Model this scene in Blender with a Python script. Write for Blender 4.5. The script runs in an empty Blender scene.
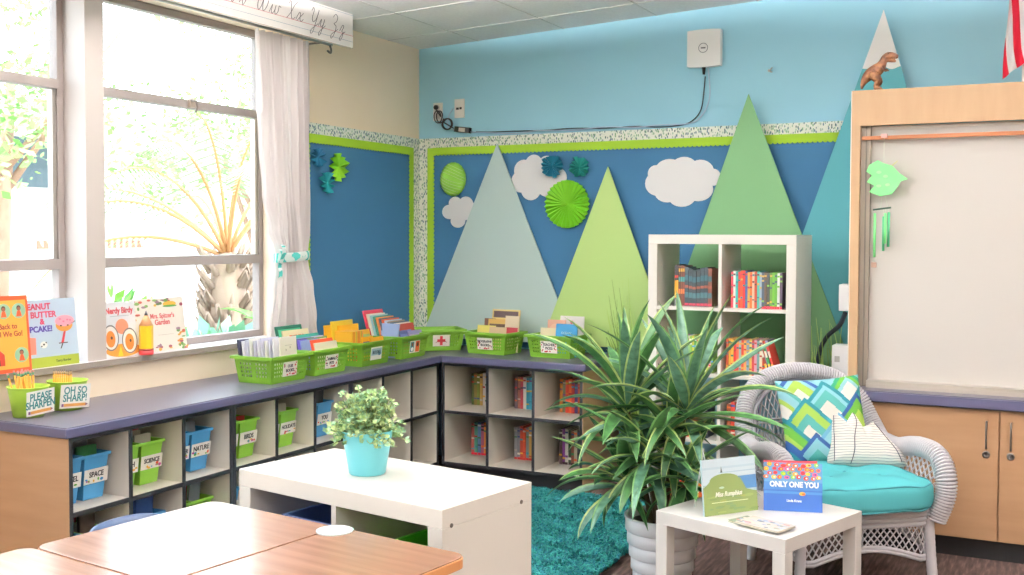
import bpy, bmesh, math, random
from mathutils import Matrix, Vector
random.seed(7)
SC = bpy.context.scene
COL = SC.collection
PI = math.pi
R = math.radians

# ---------------------------------------------------------------- camera
def setup_camera():
    yaw, pitch, roll = R(26.9), R(2.03), R(0.2)
    fw = Vector((-math.sin(yaw)*math.cos(pitch), math.cos(yaw)*math.cos(pitch), -math.sin(pitch)))
    rt = Vector((math.cos(yaw), math.sin(yaw), 0)); up = rt.cross(fw)
    r2 = math.cos(roll)*rt + math.sin(roll)*up
    u2 = -math.sin(roll)*rt + math.cos(roll)*up
    cam = bpy.data.cameras.new('camera'); o = bpy.data.objects.new('camera', cam); COL.objects.link(o)
    o.matrix_world = Matrix(((r2.x, u2.x, -fw.x, 0), (r2.y, u2.y, -fw.y, 0), (r2.z, u2.z, -fw.z, 1.49), (0, 0, 0, 1)))
    cam.sensor_width = 36; cam.sensor_fit = 'HORIZONTAL'; cam.lens = 1073/1024*36
    cam.shift_y = -15.5/1024; cam.clip_start = 0.05; cam.clip_end = 200
    SC.camera = o
setup_camera()

# ---------------------------------------------------------------- sky, sun, added fill lamps, exposure
SC.view_settings.view_transform = 'Standard'
SC.view_settings.look = 'None'
SC.view_settings.exposure = 0.58
SC.view_settings.gamma = 1
SC.view_settings.use_curve_mapping = False
SC.cycles.max_bounces = 8
SC.cycles.diffuse_bounces = 5
SC.cycles.glossy_bounces = 3
SC.cycles.transparent_max_bounces = 12
SC.cycles.sample_clamp_indirect = 6
SC.cycles.use_denoising = True

def setup_world():
    w = bpy.data.worlds.new('sky'); SC.world = w; w.use_nodes = True
    nt = w.node_tree; nt.nodes.clear()
    out = nt.nodes.new('ShaderNodeOutputWorld'); bg = nt.nodes.new('ShaderNodeBackground')
    tc = nt.nodes.new('ShaderNodeTexCoord'); sp = nt.nodes.new('ShaderNodeSeparateXYZ')
    cr = nt.nodes.new('ShaderNodeValToRGB')
    cr.color_ramp.elements[0].position = 0.0; cr.color_ramp.elements[0].color = (0.90, 0.95, 1.0, 1)
    cr.color_ramp.elements[1].position = 0.9; cr.color_ramp.elements[1].color = (0.66, 0.80, 1.0, 1)
    nt.links.new(tc.outputs['Generated'], sp.inputs[0]); nt.links.new(sp.outputs['Z'], cr.inputs[0])
    nt.links.new(cr.outputs[0], bg.inputs[0]); bg.inputs[1].default_value = 5.2
    nt.links.new(bg.outputs[0], out.inputs[0])
setup_world()

def setup_sun():
    l = bpy.data.lights.new('sun', 'SUN'); o = bpy.data.objects.new('sun', l); COL.objects.link(o)
    l.energy = 3.5; l.angle = R(1.0); l.color = (1, 0.95, 0.86)
    o.rotation_euler = Vector((-0.55, 0.25, -0.8)).to_track_quat('-Z', 'Y').to_euler()   # high, from behind the building
setup_sun()
FILL_UP, FILL_DOWN = 420, 6      # watts of each added fill lamp, up and down

# ---------------------------------------------------------------- materials
def lin(h):
    if isinstance(h, tuple): return h
    h = h.lstrip('#'); c = [int(h[i:i+2], 16)/255 for i in (0, 2, 4)]
    return tuple(x/12.92 if x <= .04045 else ((x+.055)/1.055)**2.4 for x in c)
MATS = {}
def mat(col, rough=.6, metal=0, spec=.5, name=None, sheen=0, sub=0):
    key = (col, rough, metal, spec, name, sheen)
    if key in MATS: return MATS[key]
    m = bpy.data.materials.new(name or 'paint'); m.use_nodes = True
    b = m.node_tree.nodes['Principled BSDF']
    b.inputs['Base Color'].default_value = (*lin(col), 1)
    b.inputs['Roughness'].default_value = rough; b.inputs['Metallic'].default_value = metal
    b.inputs['Specular IOR Level'].default_value = spec
    if sheen: b.inputs['Sheen Weight'].default_value = sheen
    MATS[key] = m
    return m
def nmat(name, rough=.6, spec=.5):
    m = bpy.data.materials.new(name); m.use_nodes = True
    b = m.node_tree.nodes['Principled BSDF']; b.inputs['Roughness'].default_value = rough
    b.inputs['Specular IOR Level'].default_value = spec
    return m, m.node_tree, b
def N(nt, t, **kw):
    n = nt.nodes.new(t)
    for k, v in kw.items():
        if k in n.inputs: n.inputs[k].default_value = v
        else: setattr(n, k, v)
    return n
def coords(nt, scale=(1, 1, 1), kind='Object', rot=(0, 0, 0)):
    tc = nt.nodes.new('ShaderNodeTexCoord'); mp = nt.nodes.new('ShaderNodeMapping')
    mp.inputs['Scale'].default_value = scale; mp.inputs['Rotation'].default_value = rot
    nt.links.new(tc.outputs[kind], mp.inputs[0]); return mp.outputs[0]
def ramp(nt, fac, stops, interp='LINEAR'):
    cr = nt.nodes.new('ShaderNodeValToRGB'); cr.color_ramp.interpolation = interp
    while len(cr.color_ramp.elements) < len(stops): cr.color_ramp.elements.new(0.5)
    for e, (p, c) in zip(cr.color_ramp.elements, stops): e.position = p; e.color = (*lin(c), 1)
    nt.links.new(fac, cr.inputs[0]); return cr.outputs[0]
def bump(nt, b, h, strength=.3, dist=.01):
    bp = N(nt, 'ShaderNodeBump'); bp.inputs['Strength'].default_value = strength; bp.inputs['Distance'].default_value = dist
    nt.links.new(h, bp.inputs['Height']); nt.links.new(bp.outputs[0], b.inputs['Normal'])

def wood(name, c1, c2, scale, rough=.4, spec=.5):
    m, nt, b = nmat(name, rough, spec)
    n = N(nt, 'ShaderNodeTexNoise'); n.inputs['Scale'].default_value = 1; n.inputs['Detail'].default_value = 5
    n.inputs['Roughness'].default_value = .6
    nt.links.new(coords(nt, scale), n.inputs['Vector'])
    nt.links.new(ramp(nt, n.outputs[0], [(.3, c1), (.7, c2)]), b.inputs['Base Color'])
    return m
def wall_paint(name, c1, c2):
    m, nt, b = nmat(name, .75, .3)
    n = N(nt, 'ShaderNodeTexNoise'); n.inputs['Scale'].default_value = 1.2; n.inputs['Detail'].default_value = 3
    nt.links.new(coords(nt), n.inputs['Vector'])
    nt.links.new(ramp(nt, n.outputs[0], [(.35, c1), (.65, c2)]), b.inputs['Base Color'])
    f = N(nt, 'ShaderNodeTexNoise'); f.inputs['Scale'].default_value = 90
    nt.links.new(coords(nt), f.inputs['Vector']); bump(nt, b, f.outputs[0], .08, .002)
    return m
M_CREAM = wall_paint('cream_wall_paint', '#ffeed6', '#fbe8cc')
M_TEAL = wall_paint('teal_wall_paint', '#a2d6e8', '#9ed2e5')
M_BLUE = wall_paint('blue_board_paper', '#396b90', '#37688c')
M_MAPLE = wood('maple_laminate', '#a78260', '#b18d6b', (1.5, 1.5, 14), .38)
M_MAPLE_L = wood('light_maple', '#b08f6b', '#b99a76', (12, 1.5, 1.5), .45)
M_DESK = wood('desk_wood_laminate', '#805a46', '#9a745e', (1.6, 34, 3), .2, .7)
M_WHITE = mat('#dfdbd2', .35, name='white_laminate')
M_CELLW = mat('#d9d2c6', .5, name='off_white_laminate')
M_BLACK = mat('#17171c', .5, name='black_edge_banding')
M_COUNTER = mat('#5e5d6b', .32, name='slate_worktop_laminate')
M_CEDGE = mat('#484862', .35, name='violet_worktop_edge')
M_STEEL = mat('#b9b6b0', .3, .9, name='brushed_metal')
M_FRAME = mat('#968d89', .5, name='taupe_window_paint')
M_LIME = mat('#8fc93a', .42, name='lime_plastic')
M_LIME2 = mat('#82b93c', .42, name='lime_tub_plastic')
M_BIN = mat('#6ea02c', .4, name='green_basket_plastic')
M_BLUEP = mat('#4793c4', .4, name='blue_tub_plastic')
M_PAPER = mat('#f2eee6', .8, name='paper')
M_PAGES = mat('#e8dfca', .85, name='book_pages')
M_BORDERL = mat('#9dc62a', .7, name='lime_border_card')

def leaf_border():
    m, nt, b = nmat('leaf_sprig_paper', .8, .2)
    v = N(nt, 'ShaderNodeTexVoronoi'); v.inputs['Scale'].default_value = 1; v.inputs['Randomness'].default_value = .9
    nz = N(nt, 'ShaderNodeTexNoise'); nz.inputs['Scale'].default_value = 25
    co = coords(nt, (105, 105, 52), rot=(0, 0, 0))
    mix = N(nt, 'ShaderNodeMixRGB'); mix.inputs[0].default_value = .03
    nt.links.new(co, mix.inputs[1]); nt.links.new(nz.outputs[1], mix.inputs[2]); nt.links.new(mix.outputs[0], v.inputs['Vector'])
    c1 = ramp(nt, v.outputs['Distance'], [(0.0, '#5f8f7c'), (.26, '#6f9c72'), (.34, '#f2f2e6')])
    sep = N(nt, 'ShaderNodeSeparateColor'); nt.links.new(v.outputs['Color'], sep.inputs[0])
    c2 = ramp(nt, sep.outputs[0], [(0, '#5f8290'), (.3, '#7fae86'), (.6, '#a9c4b0'), (.8, '#4f6f6c')], 'CONSTANT')
    mk = ramp(nt, v.outputs['Distance'], [(.36, (1, 1, 1)), (.44, (0, 0, 0))])
    mx = N(nt, 'ShaderNodeMixRGB'); nt.links.new(mk, mx.inputs[0]); mx.inputs[1].default_value = (*lin('#eef0e4'), 1)
    nt.links.new(c2, mx.inputs[2]); nt.links.new(mx.outputs[0], b.inputs['Base Color'])
    return m
M_SPRIG = leaf_border()

def floor_mat():
    m, nt, b = nmat('dark_brown_carpet_tile', .8, .2)
    n = N(nt, 'ShaderNodeTexNoise'); n.inputs['Scale'].default_value = 1; n.inputs['Detail'].default_value = 6
    nt.links.new(coords(nt, (60, 7, 1)), n.inputs['Vector'])
    nt.links.new(ramp(nt, n.outputs[0], [(.3, '#2a211f'), (.5, '#483833'), (.72, '#6a5852')]), b.inputs['Base Color'])
    bump(nt, b, n.outputs[0], .4, .004)
    return m
def ceil_mat():
    m, nt, b = nmat('ceiling_tile', .9, .1)
    n = N(nt, 'ShaderNodeTexNoise'); n.inputs['Scale'].default_value = 60; n.inputs['Detail'].default_value = 4
    nt.links.new(coords(nt), n.inputs['Vector'])
    nt.links.new(ramp(nt, n.outputs[0], [(.35, '#eeecea'), (.6, '#f4f2f0')]), b.inputs['Base Color'])
    bump(nt, b, n.outputs[0], .15, .003)
    return m
def glass_mat():
    m = bpy.data.materials.new('window_glass'); m.use_nodes = True; nt = m.node_tree; nt.nodes.clear()
    o = N(nt, 'ShaderNodeOutputMaterial'); t = N(nt, 'ShaderNodeBsdfTransparent'); g = N(nt, 'ShaderNodeBsdfGlossy')
    g.inputs['Roughness'].default_value = .02; t.inputs[0].default_value = (.97, .985, .98, 1)
    lw = N(nt, 'ShaderNodeLayerWeight'); pw = N(nt, 'ShaderNodeMath'); pw.operation = 'POWER'; pw.inputs[1].default_value = 5; f = N(nt, 'ShaderNodeMath'); f.operation = 'MULTIPLY_ADD'; f.inputs[1].default_value = .6; f.inputs[2].default_value = .03
    nt.links.new(lw.outputs['Facing'], pw.inputs[0]); nt.links.new(pw.outputs[0], f.inputs[0]); mx = N(nt, 'ShaderNodeMixShader')
    nt.links.new(f.outputs[0], mx.inputs[0]); nt.links.new(t.outputs[0], mx.inputs[1]); nt.links.new(g.outputs[0], mx.inputs[2])
    nt.links.new(mx.outputs[0], o.inputs[0]); return m
M_GLASS = glass_mat()
def emis(col, s, name):
    m = bpy.data.materials.new(name); m.use_nodes = True; b = m.node_tree.nodes['Principled BSDF']
    b.inputs['Base Color'].default_value = (*lin(col), 1); b.inputs['Emission Color'].default_value = (*lin(col), 1)
    b.inputs['Emission Strength'].default_value = s; return m

def cloth(name, col, trans=.25, rough=.9):
    m = bpy.data.materials.new(name); m.use_nodes = True; nt = m.node_tree
    b = nt.nodes['Principled BSDF']; b.inputs['Base Color'].default_value = (*lin(col), 1); b.inputs['Roughness'].default_value = rough
    b.inputs['Specular IOR Level'].default_value = .1
    t = N(nt, 'ShaderNodeBsdfTranslucent'); t.inputs[0].default_value = (*lin(col), 1)
    mx = N(nt, 'ShaderNodeMixShader'); mx.inputs[0].default_value = trans
    nt.links.new(b.outputs[0], mx.inputs[1]); nt.links.new(t.outputs[0], mx.inputs[2])
    nt.links.new(mx.outputs[0], nt.nodes['Material Output'].inputs[0]); return m

# ---------------------------------------------------------------- mesh builder
def basis(o, r, u):
    r = Vector(r).normalized(); u = Vector(u).normalized(); n = r.cross(u)
    return Matrix(((r.x, u.x, n.x, o[0]), (r.y, u.y, n.y, o[1]), (r.z, u.z, n.z, o[2]), (0, 0, 0, 1)))
class MB:
    def __init__(s, M=None): s.v = []; s.f = []; s.fm = []; s.fs = []; s.mats = []; s.M = M
    def mi(s, m):
        if m not in s.mats: s.mats.append(m)
        return s.mats.index(m)
    def add(s, vs, fs, m, M=None, smooth=False):
        T = s.M @ M if (s.M is not None and M is not None) else (M if M is not None else s.M)
        b = len(s.v)
        s.v += [tuple(T @ Vector(p)) if T is not None else tuple(p) for p in vs]
        k = m if isinstance(m, list) else [s.mi(m)]*len(fs)
        for f, i in zip(fs, k):
            s.f.append(tuple(b+j for j in f)); s.fm.append(i); s.fs.append(smooth)
        return s
    def box(s, x0, x1, y0, y1, z0, z1, m, M=None):
        vs = [(x, y, z) for x in (x0, x1) for y in (y0, y1) for z in (z0, z1)]
        return s.add(vs, [(0, 1, 3, 2), (4, 6, 7, 5), (0, 4, 5, 1), (2, 3, 7, 6), (0, 2, 6, 4), (1, 5, 7, 3)], m, M)
    def prism(s, pts, z0, z1, m, M=None, smooth=False, mside=None):
        n = len(pts); a = sum(pts[i][0]*pts[(i+1) % n][1]-pts[(i+1) % n][0]*pts[i][1] for i in range(n))
        if a < 0: pts = pts[::-1]
        vs = [(x, y, z0) for x, y in pts]+[(x, y, z1) for x, y in pts]
        fs = [tuple(range(n))[::-1], tuple(range(n, 2*n))]+[(i, (i+1) % n, n+(i+1) % n, n+i) for i in range(n)]
        k = [s.mi(m)]*2+[s.mi(mside or m)]*n
        return s.add(vs, fs, k, M, smooth)
    def ell(s, cx, cy, rx, ry, z0, z1, m, M=None, n=20, a0=0):
        return s.prism([(cx+rx*math.cos(a0+2*PI*i/n), cy+ry*math.sin(a0+2*PI*i/n)) for i in range(n)], z0, z1, m, M)
    def tube(s, pts, r, m, n=8, closed=False, M=None, cap=True, up=None):
        P = [Vector(p) for p in pts]; k = len(P)
        rr = r if isinstance(r, (list, tuple)) else [r]*k
        vs = []; prev = None
        for i, p in enumerate(P):
            if closed: t = P[(i+1) % k]-P[i-1]
            else: t = P[min(i+1, k-1)]-P[max(i-1, 0)]
            if t.length < 1e-9: t = Vector((0, 0, 1))
            t.normalize()
            if prev is None:
                a = Vector(up) if up else (Vector((0, 0, 1)) if abs(t.z) < .9 else Vector((1, 0, 0)))
                prev = (a-t*a.dot(t)).normalized()
            else:
                q = prev-t*prev.dot(t)
                if q.length > 1e-6: prev = q.normalized()
            b = t.cross(prev)
            for j in range(n):
                a = 2*PI*j/n; vs.append(p+rr[i]*(math.cos(a)*prev+math.sin(a)*b))
        fs = []
        for i in range(k if closed else k-1):
            i2 = (i+1) % k
            for j in range(n): fs.append((i*n+j, i*n+(j+1) % n, i2*n+(j+1) % n, i2*n+j))
        if cap and not closed: fs += [tuple(range(n))[::-1], tuple((k-1)*n+j for j in range(n))]
        return s.add([tuple(v) for v in vs], fs, m, M, True)
    def lathe(s, prof, m, n=32, M=None, smooth=True):
        vs = [(r*math.cos(2*PI*j/n), r*math.sin(2*PI*j/n), z) for r, z in prof for j in range(n)]
        fs = [(i*n+j, i*n+(j+1) % n, (i+1)*n+(j+1) % n, (i+1)*n+j) for i in range(len(prof)-1) for j in range(n)]
        if prof[0][0] > 1e-5: fs.append(tuple(range(n))[::-1])
        if prof[-1][0] > 1e-5: fs.append(tuple((len(prof)-1)*n+j for j in range(n)))
        return s.add(vs, fs, m, M, smooth)
    def grid(s, fn, nu, nv, m, M=None, smooth=True, closeu=False, skip=None):
        vs = [fn(i/nu, j/nv) for i in range(nu+(0 if closeu else 1)) for j in range(nv+1)]
        w = nv+1; fs = []; k = []
        cnt = nu if closeu else nu+1
        for i in range(nu):
            i2 = (i+1) % cnt
            for j in range(nv):
                if skip and skip(i, j): continue
                fs.append((i*w+j, i2*w+j, i2*w+j+1, i*w+j+1))
                k.append(s.mi(m((i+.5)/nu, (j+.5)/nv)) if callable(m) else s.mi(m))
        return s.add(vs, fs, k, M, smooth)
    def text(s, txt, size, m, M, ext=.0006, align='CENTER', bold=0, sx=1, shear=0):
        cu = bpy.data.curves.new('t', 'FONT'); cu.body = txt; cu.size = size; cu.align_x = align; cu.align_y = 'CENTER'
        cu.extrude = ext; cu.offset = bold; cu.shear = shear; cu.resolution_u = 3
        o = bpy.data.objects.new('t', cu); COL.objects.link(o)
        me = o.to_mesh()
        s.add([(v.co.x*sx, v.co.y, v.co.z) for v in me.vertices], [tuple(p.vertices) for p in me.polygons], m, M)
        o.to_mesh_clear(); bpy.data.objects.remove(o); bpy.data.curves.remove(cu)
        return s
    def build(s, name, parent=None, bevel=0, solid=0, sub=0, loc=None, rz=0, smooth_angle=None, auto=False):
        me = bpy.data.meshes.new(name); me.from_pydata(s.v, [], s.f)
        for m in s.mats: me.materials.append(m)
        me.polygons.foreach_set('material_index', s.fm); me.polygons.foreach_set('use_smooth', s.fs)
        bm = bmesh.new(); bm.from_mesh(me); bmesh.ops.recalc_face_normals(bm, faces=bm.faces) if auto else None
        bm.to_mesh(me); bm.free(); me.update()
        o = bpy.data.objects.new(name, me); COL.objects.link(o)
        if parent: o.parent = parent
        if loc is not None: o.location = loc
        o.rotation_euler.z = rz
        if solid:
            q = o.modifiers.new('s', 'SOLIDIFY'); q.thickness = solid; q.offset = 0
        if bevel:
            q = o.modifiers.new('b', 'BEVEL'); q.width = bevel; q.segments = 2; q.limit_method = 'ANGLE'; q.angle_limit = R(40)
        if sub:
            q = o.modifiers.new('u', 'SUBSURF'); q.levels = sub; q.render_levels = sub
        return o
def thing(name, label, cat, loc=(0, 0, 0), rz=0, group=None):
    o = bpy.data.objects.new(name, None); COL.objects.link(o); o.location = loc; o.rotation_euler = (0, 0, rz)
    o.empty_display_size = .05; o['label'] = label; o['category'] = cat
    if group: o['group'] = group
    return o
def tag(o, label, cat, group=None, kind=None):
    o['label'] = label; o['category'] = cat
    if group: o['group'] = group
    if kind: o['kind'] = kind
    return o
def struct(o, label=None):
    o['kind'] = 'structure'
    if label: o['label'] = label
    return o
def orient(r, u, o=(0, 0, 0)): return basis(o, r, u)

XW, YW, XR, YB = -3.84, 6.18, 4.4, -3.2       # room inside faces
def ceil_z(x): return 2.725+.047*(x-XW)

# ================================================================ SETTING
def build_setting():
    struct(MB().box(XW-.2, XR+.2, YB-.2, YW+.2, -.1, 0, floor_mat()).build('floor'))
    # ceiling: sloping slab with tile grid
    cm = ceil_mat(); gm = mat('#d2d0cc', .7, name='ceiling_grid')
    b = MB(); a = math.atan(.047)
    b.add([(x, y, ceil_z(x)+dz) for x in (XW-.25, XR+.25) for y in (YB-.25, YW+.25) for dz in (0, .12)],
          [(0, 1, 3, 2), (4, 6, 7, 5), (0, 4, 5, 1), (2, 3, 7, 6), (0, 2, 6, 4), (1, 5, 7, 3)], cm)
    x = XW+.45
    while x < XR:
        b.add([(x+dx, y, ceil_z(x+dx)-dz) for dx in (0, .007) for y in (YB, YW) for dz in (0, .0025)],
              [(0, 1, 3, 2), (4, 6, 7, 5), (0, 4, 5, 1), (2, 3, 7, 6), (0, 2, 6, 4), (1, 5, 7, 3)], gm)
        x += .61
    y = YW-.38
    while y > YB:
        b.add([(x, y+dy, ceil_z(x)-dz) for x in (XW, XR) for dy in (0, .007) for dz in (0, .0025)],
              [(0, 1, 3, 2), (4, 6, 7, 5), (0, 4, 5, 1), (2, 3, 7, 6), (0, 2, 6, 4), (1, 5, 7, 3)], gm)
        y -= .61
    struct(b.build('ceiling'))
    # back wall
    struct(MB().box(XW-.2, XR+.2, YW, YW+.15, 0, 3.3, M_TEAL).build('wall_back'))
    struct(MB().box(XR, XR+.15, YB-.2, YW, 0, 3.3, M_CREAM).build('wall_right'))
    struct(MB().box(XW-.2, XR+.2, YB-.15, YB, 0, 3.3, M_CREAM).build('wall_front'))
    # left wall with window openings; piers 0.16 deep
    D = .2; z0, z1 = .90, 2.61
    w = MB()
    w.box(XW-D, XW, YB-.2, YW, 0, z0, M_CREAM)
    w.box(XW-D, XW, YB-.2, YW, z1, 3.3, M_CREAM)
    w.box(XW-D, XW, 4.745, YW, z0, z1, M_CREAM)
    w.box(XW-D, XW, YB-.2, -2.6, z0, z1, M_CREAM)
    struct(w.build('wall_left'))
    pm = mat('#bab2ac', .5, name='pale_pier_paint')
    ops = [(3.50, 4.745, 1), (2.0, 3.395, 2), (.5, 1.9, 3), (-1.0, .4, 4), (-2.6, -1.1, 5)]
    pr = MB()
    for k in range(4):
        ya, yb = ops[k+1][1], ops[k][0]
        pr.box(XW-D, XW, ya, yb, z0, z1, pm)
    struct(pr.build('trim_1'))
    # sill
    sm = mat('#e4e2e4', .4, name='white_sill_paint'); nm = mat('#8b8279', .5, name='taupe_sill_nose')
    s = MB(); s.box(XW-D, XW+.02, YB, 4.745, z0, z0+.015, sm); s.box(XW, XW+.03, YB, 4.77, z0-.012, z0+.013, nm)
    struct(s.build('trim_2'))
    # windows
    for ya, yb, n in ops:
        win = MB(); xf, xb = -3.975, -4.025
        t = .035
        za, zb = z0+.015, z1
        for (y0, y1, q0, q1) in ((ya, ya+t, za, zb), (yb-t, yb, za, zb), (ya+t, yb-t, za, za+.035), (ya+t, yb-t, zb-.04, zb)):
            win.box(xb, xf, y0, y1, q0, q1, M_FRAME)
        win.box(xb, xf+.012, ya+t, yb-t, 2.127, 2.169, M_FRAME)
        win.box(xb, xf+.012, ya+t, yb-t, 1.324, 1.372, M_FRAME)
        for (q0, q1) in ((1.372, 2.127),):      # casement sash stiles
            win.box(xb+.01, xf-.008, ya+t, ya+t+.022, q0, q1, M_STEEL)
            win.box(xb+.01, xf-.008, yb-t-.022, yb-t, q0, q1, M_STEEL)
        o = struct(win.build('window_%d' % n, bevel=.002))
        MB().box(-4.003, -3.999, ya+t, yb-t, za+.03, zb-.03, M_GLASS).build('pane', o)
        cy = (ya+yb)/2+.05
        l = MB(); l.box(xf+.012, xf+.03, cy-.02, cy+.02, 2.13, 2.175, mat('#b7a99a', .35, .6, name='latch_metal'))
        l.tube([(xf+.03, cy-.015, 2.165), (xf+.045, cy+.005, 2.16), (xf+.04, cy+.02, 2.13), (xf+.035, cy+.01, 2.105)], .006, mat('#8d8580', .3, .8, name='latch_lever'))
        l.build('latch', o)
    # baseboards
    bbm = mat('#26222a', .5, name='dark_baseboard')
    struct(MB().box(-2.36, 4.3, YW-.012, YW, 0, .1, bbm).build('baseboard_back'))
build_setting()

# unseen hanging lamps added as fill, to wash ceiling and walls with light
def added_fill_lamps():
    em = emis('#fffaf2', 1.5, 'fill_lamp_diffuser'); fr = mat('#e8e8e6', .5, name='fill_lamp_frame')
    spots = [(-2.9, 3.3, 'over the window worktop'), (-.6, 3.4, 'nearest the back wall'), (1.6, 3.2, 'nearest the whiteboard'),
             (-2.9, -.6, 'beside the last window'), (-.6, .3, 'in the middle of the room'), (1.6, -.6, 'in the far rear corner')]
    for x, y, lab in spots:
        g = .2 if x < -2 else .36; z = ceil_z(x)-g
        t = thing('fill_pendant', 'long white suspended fill lamp, added unseen, '+lab, 'light', (x, y, z), 0, 'added suspended fill lamps')
        f = MB(); f.box(-.11, .11, -.66, -.64, -.03, .035, fr).box(-.11, .11, .64, .66, -.03, .035, fr).box(-.11, -.1, -.64, .64, -.03, .035, fr).box(.1, .11, -.64, .64, -.03, .035, fr)
        f.build('frame', t)
        MB().box(-.1, .1, -.64, .64, -.006, .006, em).build('diffuser', t)
        for sy in (-.55, .55): MB().tube([(0, sy, .006), (0, sy, g-.005)], .003, M_STEEL, 6).build('suspension_rod', t)
        for up in (1, 0):
            l = bpy.data.lights.new('fill_lamp', 'AREA'); l.shape = 'RECTANGLE'; l.size = .18; l.size_y = 1.2; l.energy = (FILL_UP*(1.25 if x < -2 else .8)) if up else FILL_DOWN
            l.color = (1, .955, .955)
            o = bpy.data.objects.new('fill_lamp', l); COL.objects.link(o); o.parent = t; o.location = (0, 0, .02 if up else -.02)
            if up: o.rotation_euler = (PI, 0, 0)
added_fill_lamps()

# ================================================================ BULLETIN BOARDS
def scallop(n, L, w, amp, side=1):
    """strip along x 0..L, width w, one scalloped edge (at y=w) """
    pts = [(0, 0), (L, 0)]; m = max(2, int(round(L/.028)))
    for i in range(m, 0, -1):
        for k in range(0, 5):
            a = PI*k/5; x = (i-.5)*L/m+math.cos(a)*L/m/2
            pts.append((x, w+amp*math.sin(a)))
    pts.append((0, w))
    return pts
def boards():
    # back board: from the corner to behind the whiteboard wall unit
    zt = 2.125
    o = MB().box(XW, -.9, YW-.010, YW-.0004, .76, zt, M_BLUE).build('bulletin_board')
    tag(o, 'wide royal blue bulletin board across the teal back wall', 'bulletin board')
    sp = MB().box(XW, -.9, YW-.0125, YW-.0102, 2.06, zt, M_SPRIG).box(XW, XW+.075, YW-.0125, YW-.0102, .76, 2.06, M_SPRIG)
    sp.build('border', o)
    lb = MB()
    lb.prism(scallop(0, 2.823, .042, .012), 0, .003, M_BORDERL, basis((-.9, YW-.0130, 2.062), (-1, 0, 0), (0, 0, -1)))
    lb.prism(scallop(0, 1.30, .042, .012), 0, .003, M_BORDERL, basis((XW+.073, YW-.0130, .76), (0, 0, 1), (1, 0, 0)))
    # flip outward: thin card sits in front of the paper
    lb.build('scalloped_edging', o)
    o2 = MB().box(XW+.0004, XW+.010, 4.87, YW-.012, .76, zt, M_BLUE).build('bulletin_board')
    tag(o2, 'narrow blue bulletin board on the cream wall beside the curtain', 'bulletin board')
    MB().box(XW+.0102, XW+.0125, 4.87, YW-.013, 2.06, zt, M_SPRIG).box(XW+.0102, XW+.0125, YW-.095, YW-.013, .76, 2.06, M_SPRIG)\
        .box(XW+.0102, XW+.0125, 4.87, 4.925, .76, 2.06, M_SPRIG).build('border', o2)
    lb = MB()
    lb.prism(scallop(0, 1.073, .042, .012), 0, .003, M_BORDERL, basis((XW+.0130, 4.968, 2.062), (0, 1, 0), (0, 0, -1)) @ Matrix.Diagonal((1, 1, -1, 1)))
    lb.prism(scallop(0, 1.30, .042, .012), 0, .003, M_BORDERL, basis((XW+.0130, YW-.093, .76), (0, 0, 1), (0, -1, 0)))
    lb.prism(scallop(0, 1.30, .042, .012), 0, .003, M_BORDERL, basis((XW+.0130, 4.923, .76), (0, 0, 1), (0, 1, 0)) @ Matrix.Diagonal((1, 1, -1, 1)))
    lb.build('scalloped_edging', o2)
boards()

# ================================================================ MOUNTAINS
def mountain(label, apex, bl, br, y, col, cap=None, capcol='#f1f1ee'):
    """flat painted foam board triangle standing against the wall; x,z points"""
    t = thing('mountain_cutout', label, 'mountain cutout', (apex[0], y, bl[1]), 0, 'painted mountain cutouts')
    ax, az = 0, apex[1]-bl[1]; lx = bl[0]-apex[0]; rx = br[0]-apex[0]
    M = basis((0, 0, 0), (1, 0, 0), (0, 0, 1))
    m = mat(col, .75, spec=.25, name='mountain_paint')
    if cap is None:
        MB().prism([(lx, 0), (rx, 0), (ax, az)], 0, .012, m, M).build('board', t)
    else:
        f = cap
        L = [(lx*(1-f), az*f), ]; Rr = (rx*(1-f), az*f)
        n = 24; wav = []
        for i in range(n+1):
            u = i/n; x = lx*(1-f)*(1-u)+rx*(1-f)*u
            wav.append((x, az*f+ .022*math.sin(u*7.0-1.2)*math.sin(PI*u)))
        MB().prism([(lx, 0), (rx, 0)]+wav[::-1], 0, .012, m, M).build('board', t)
        MB().prism(wav+[(ax, az)], 0, .012, mat(capcol, .7, name='snow_paint'), M).build('snow_cap', t)
mountain('tall pale aqua triangular mountain behind the green baskets', (-3.225, 2.07), (-3.79, .80), (-2.67, .80), YW-.032, '#c3d8d4')
mountain('light lime green triangular mountain beside the tall white bookcase', (-2.447, 1.902), (-2.89, .80), (-2.02, .80), YW-.062, '#bcd98a')
mountain('dark green pointed mountain rising behind the tall white bookcase', (-1.583, 2.292), (-2.13, .75), (-.985, .75), YW-.078, '#7cab7c')
mountain('huge teal mountain with white snow cap behind the whiteboard unit', (-.858, 2.708), (-1.53, .75), (-.28, .75), YW-.050, '#5fa9b3', cap=.842)

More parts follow.
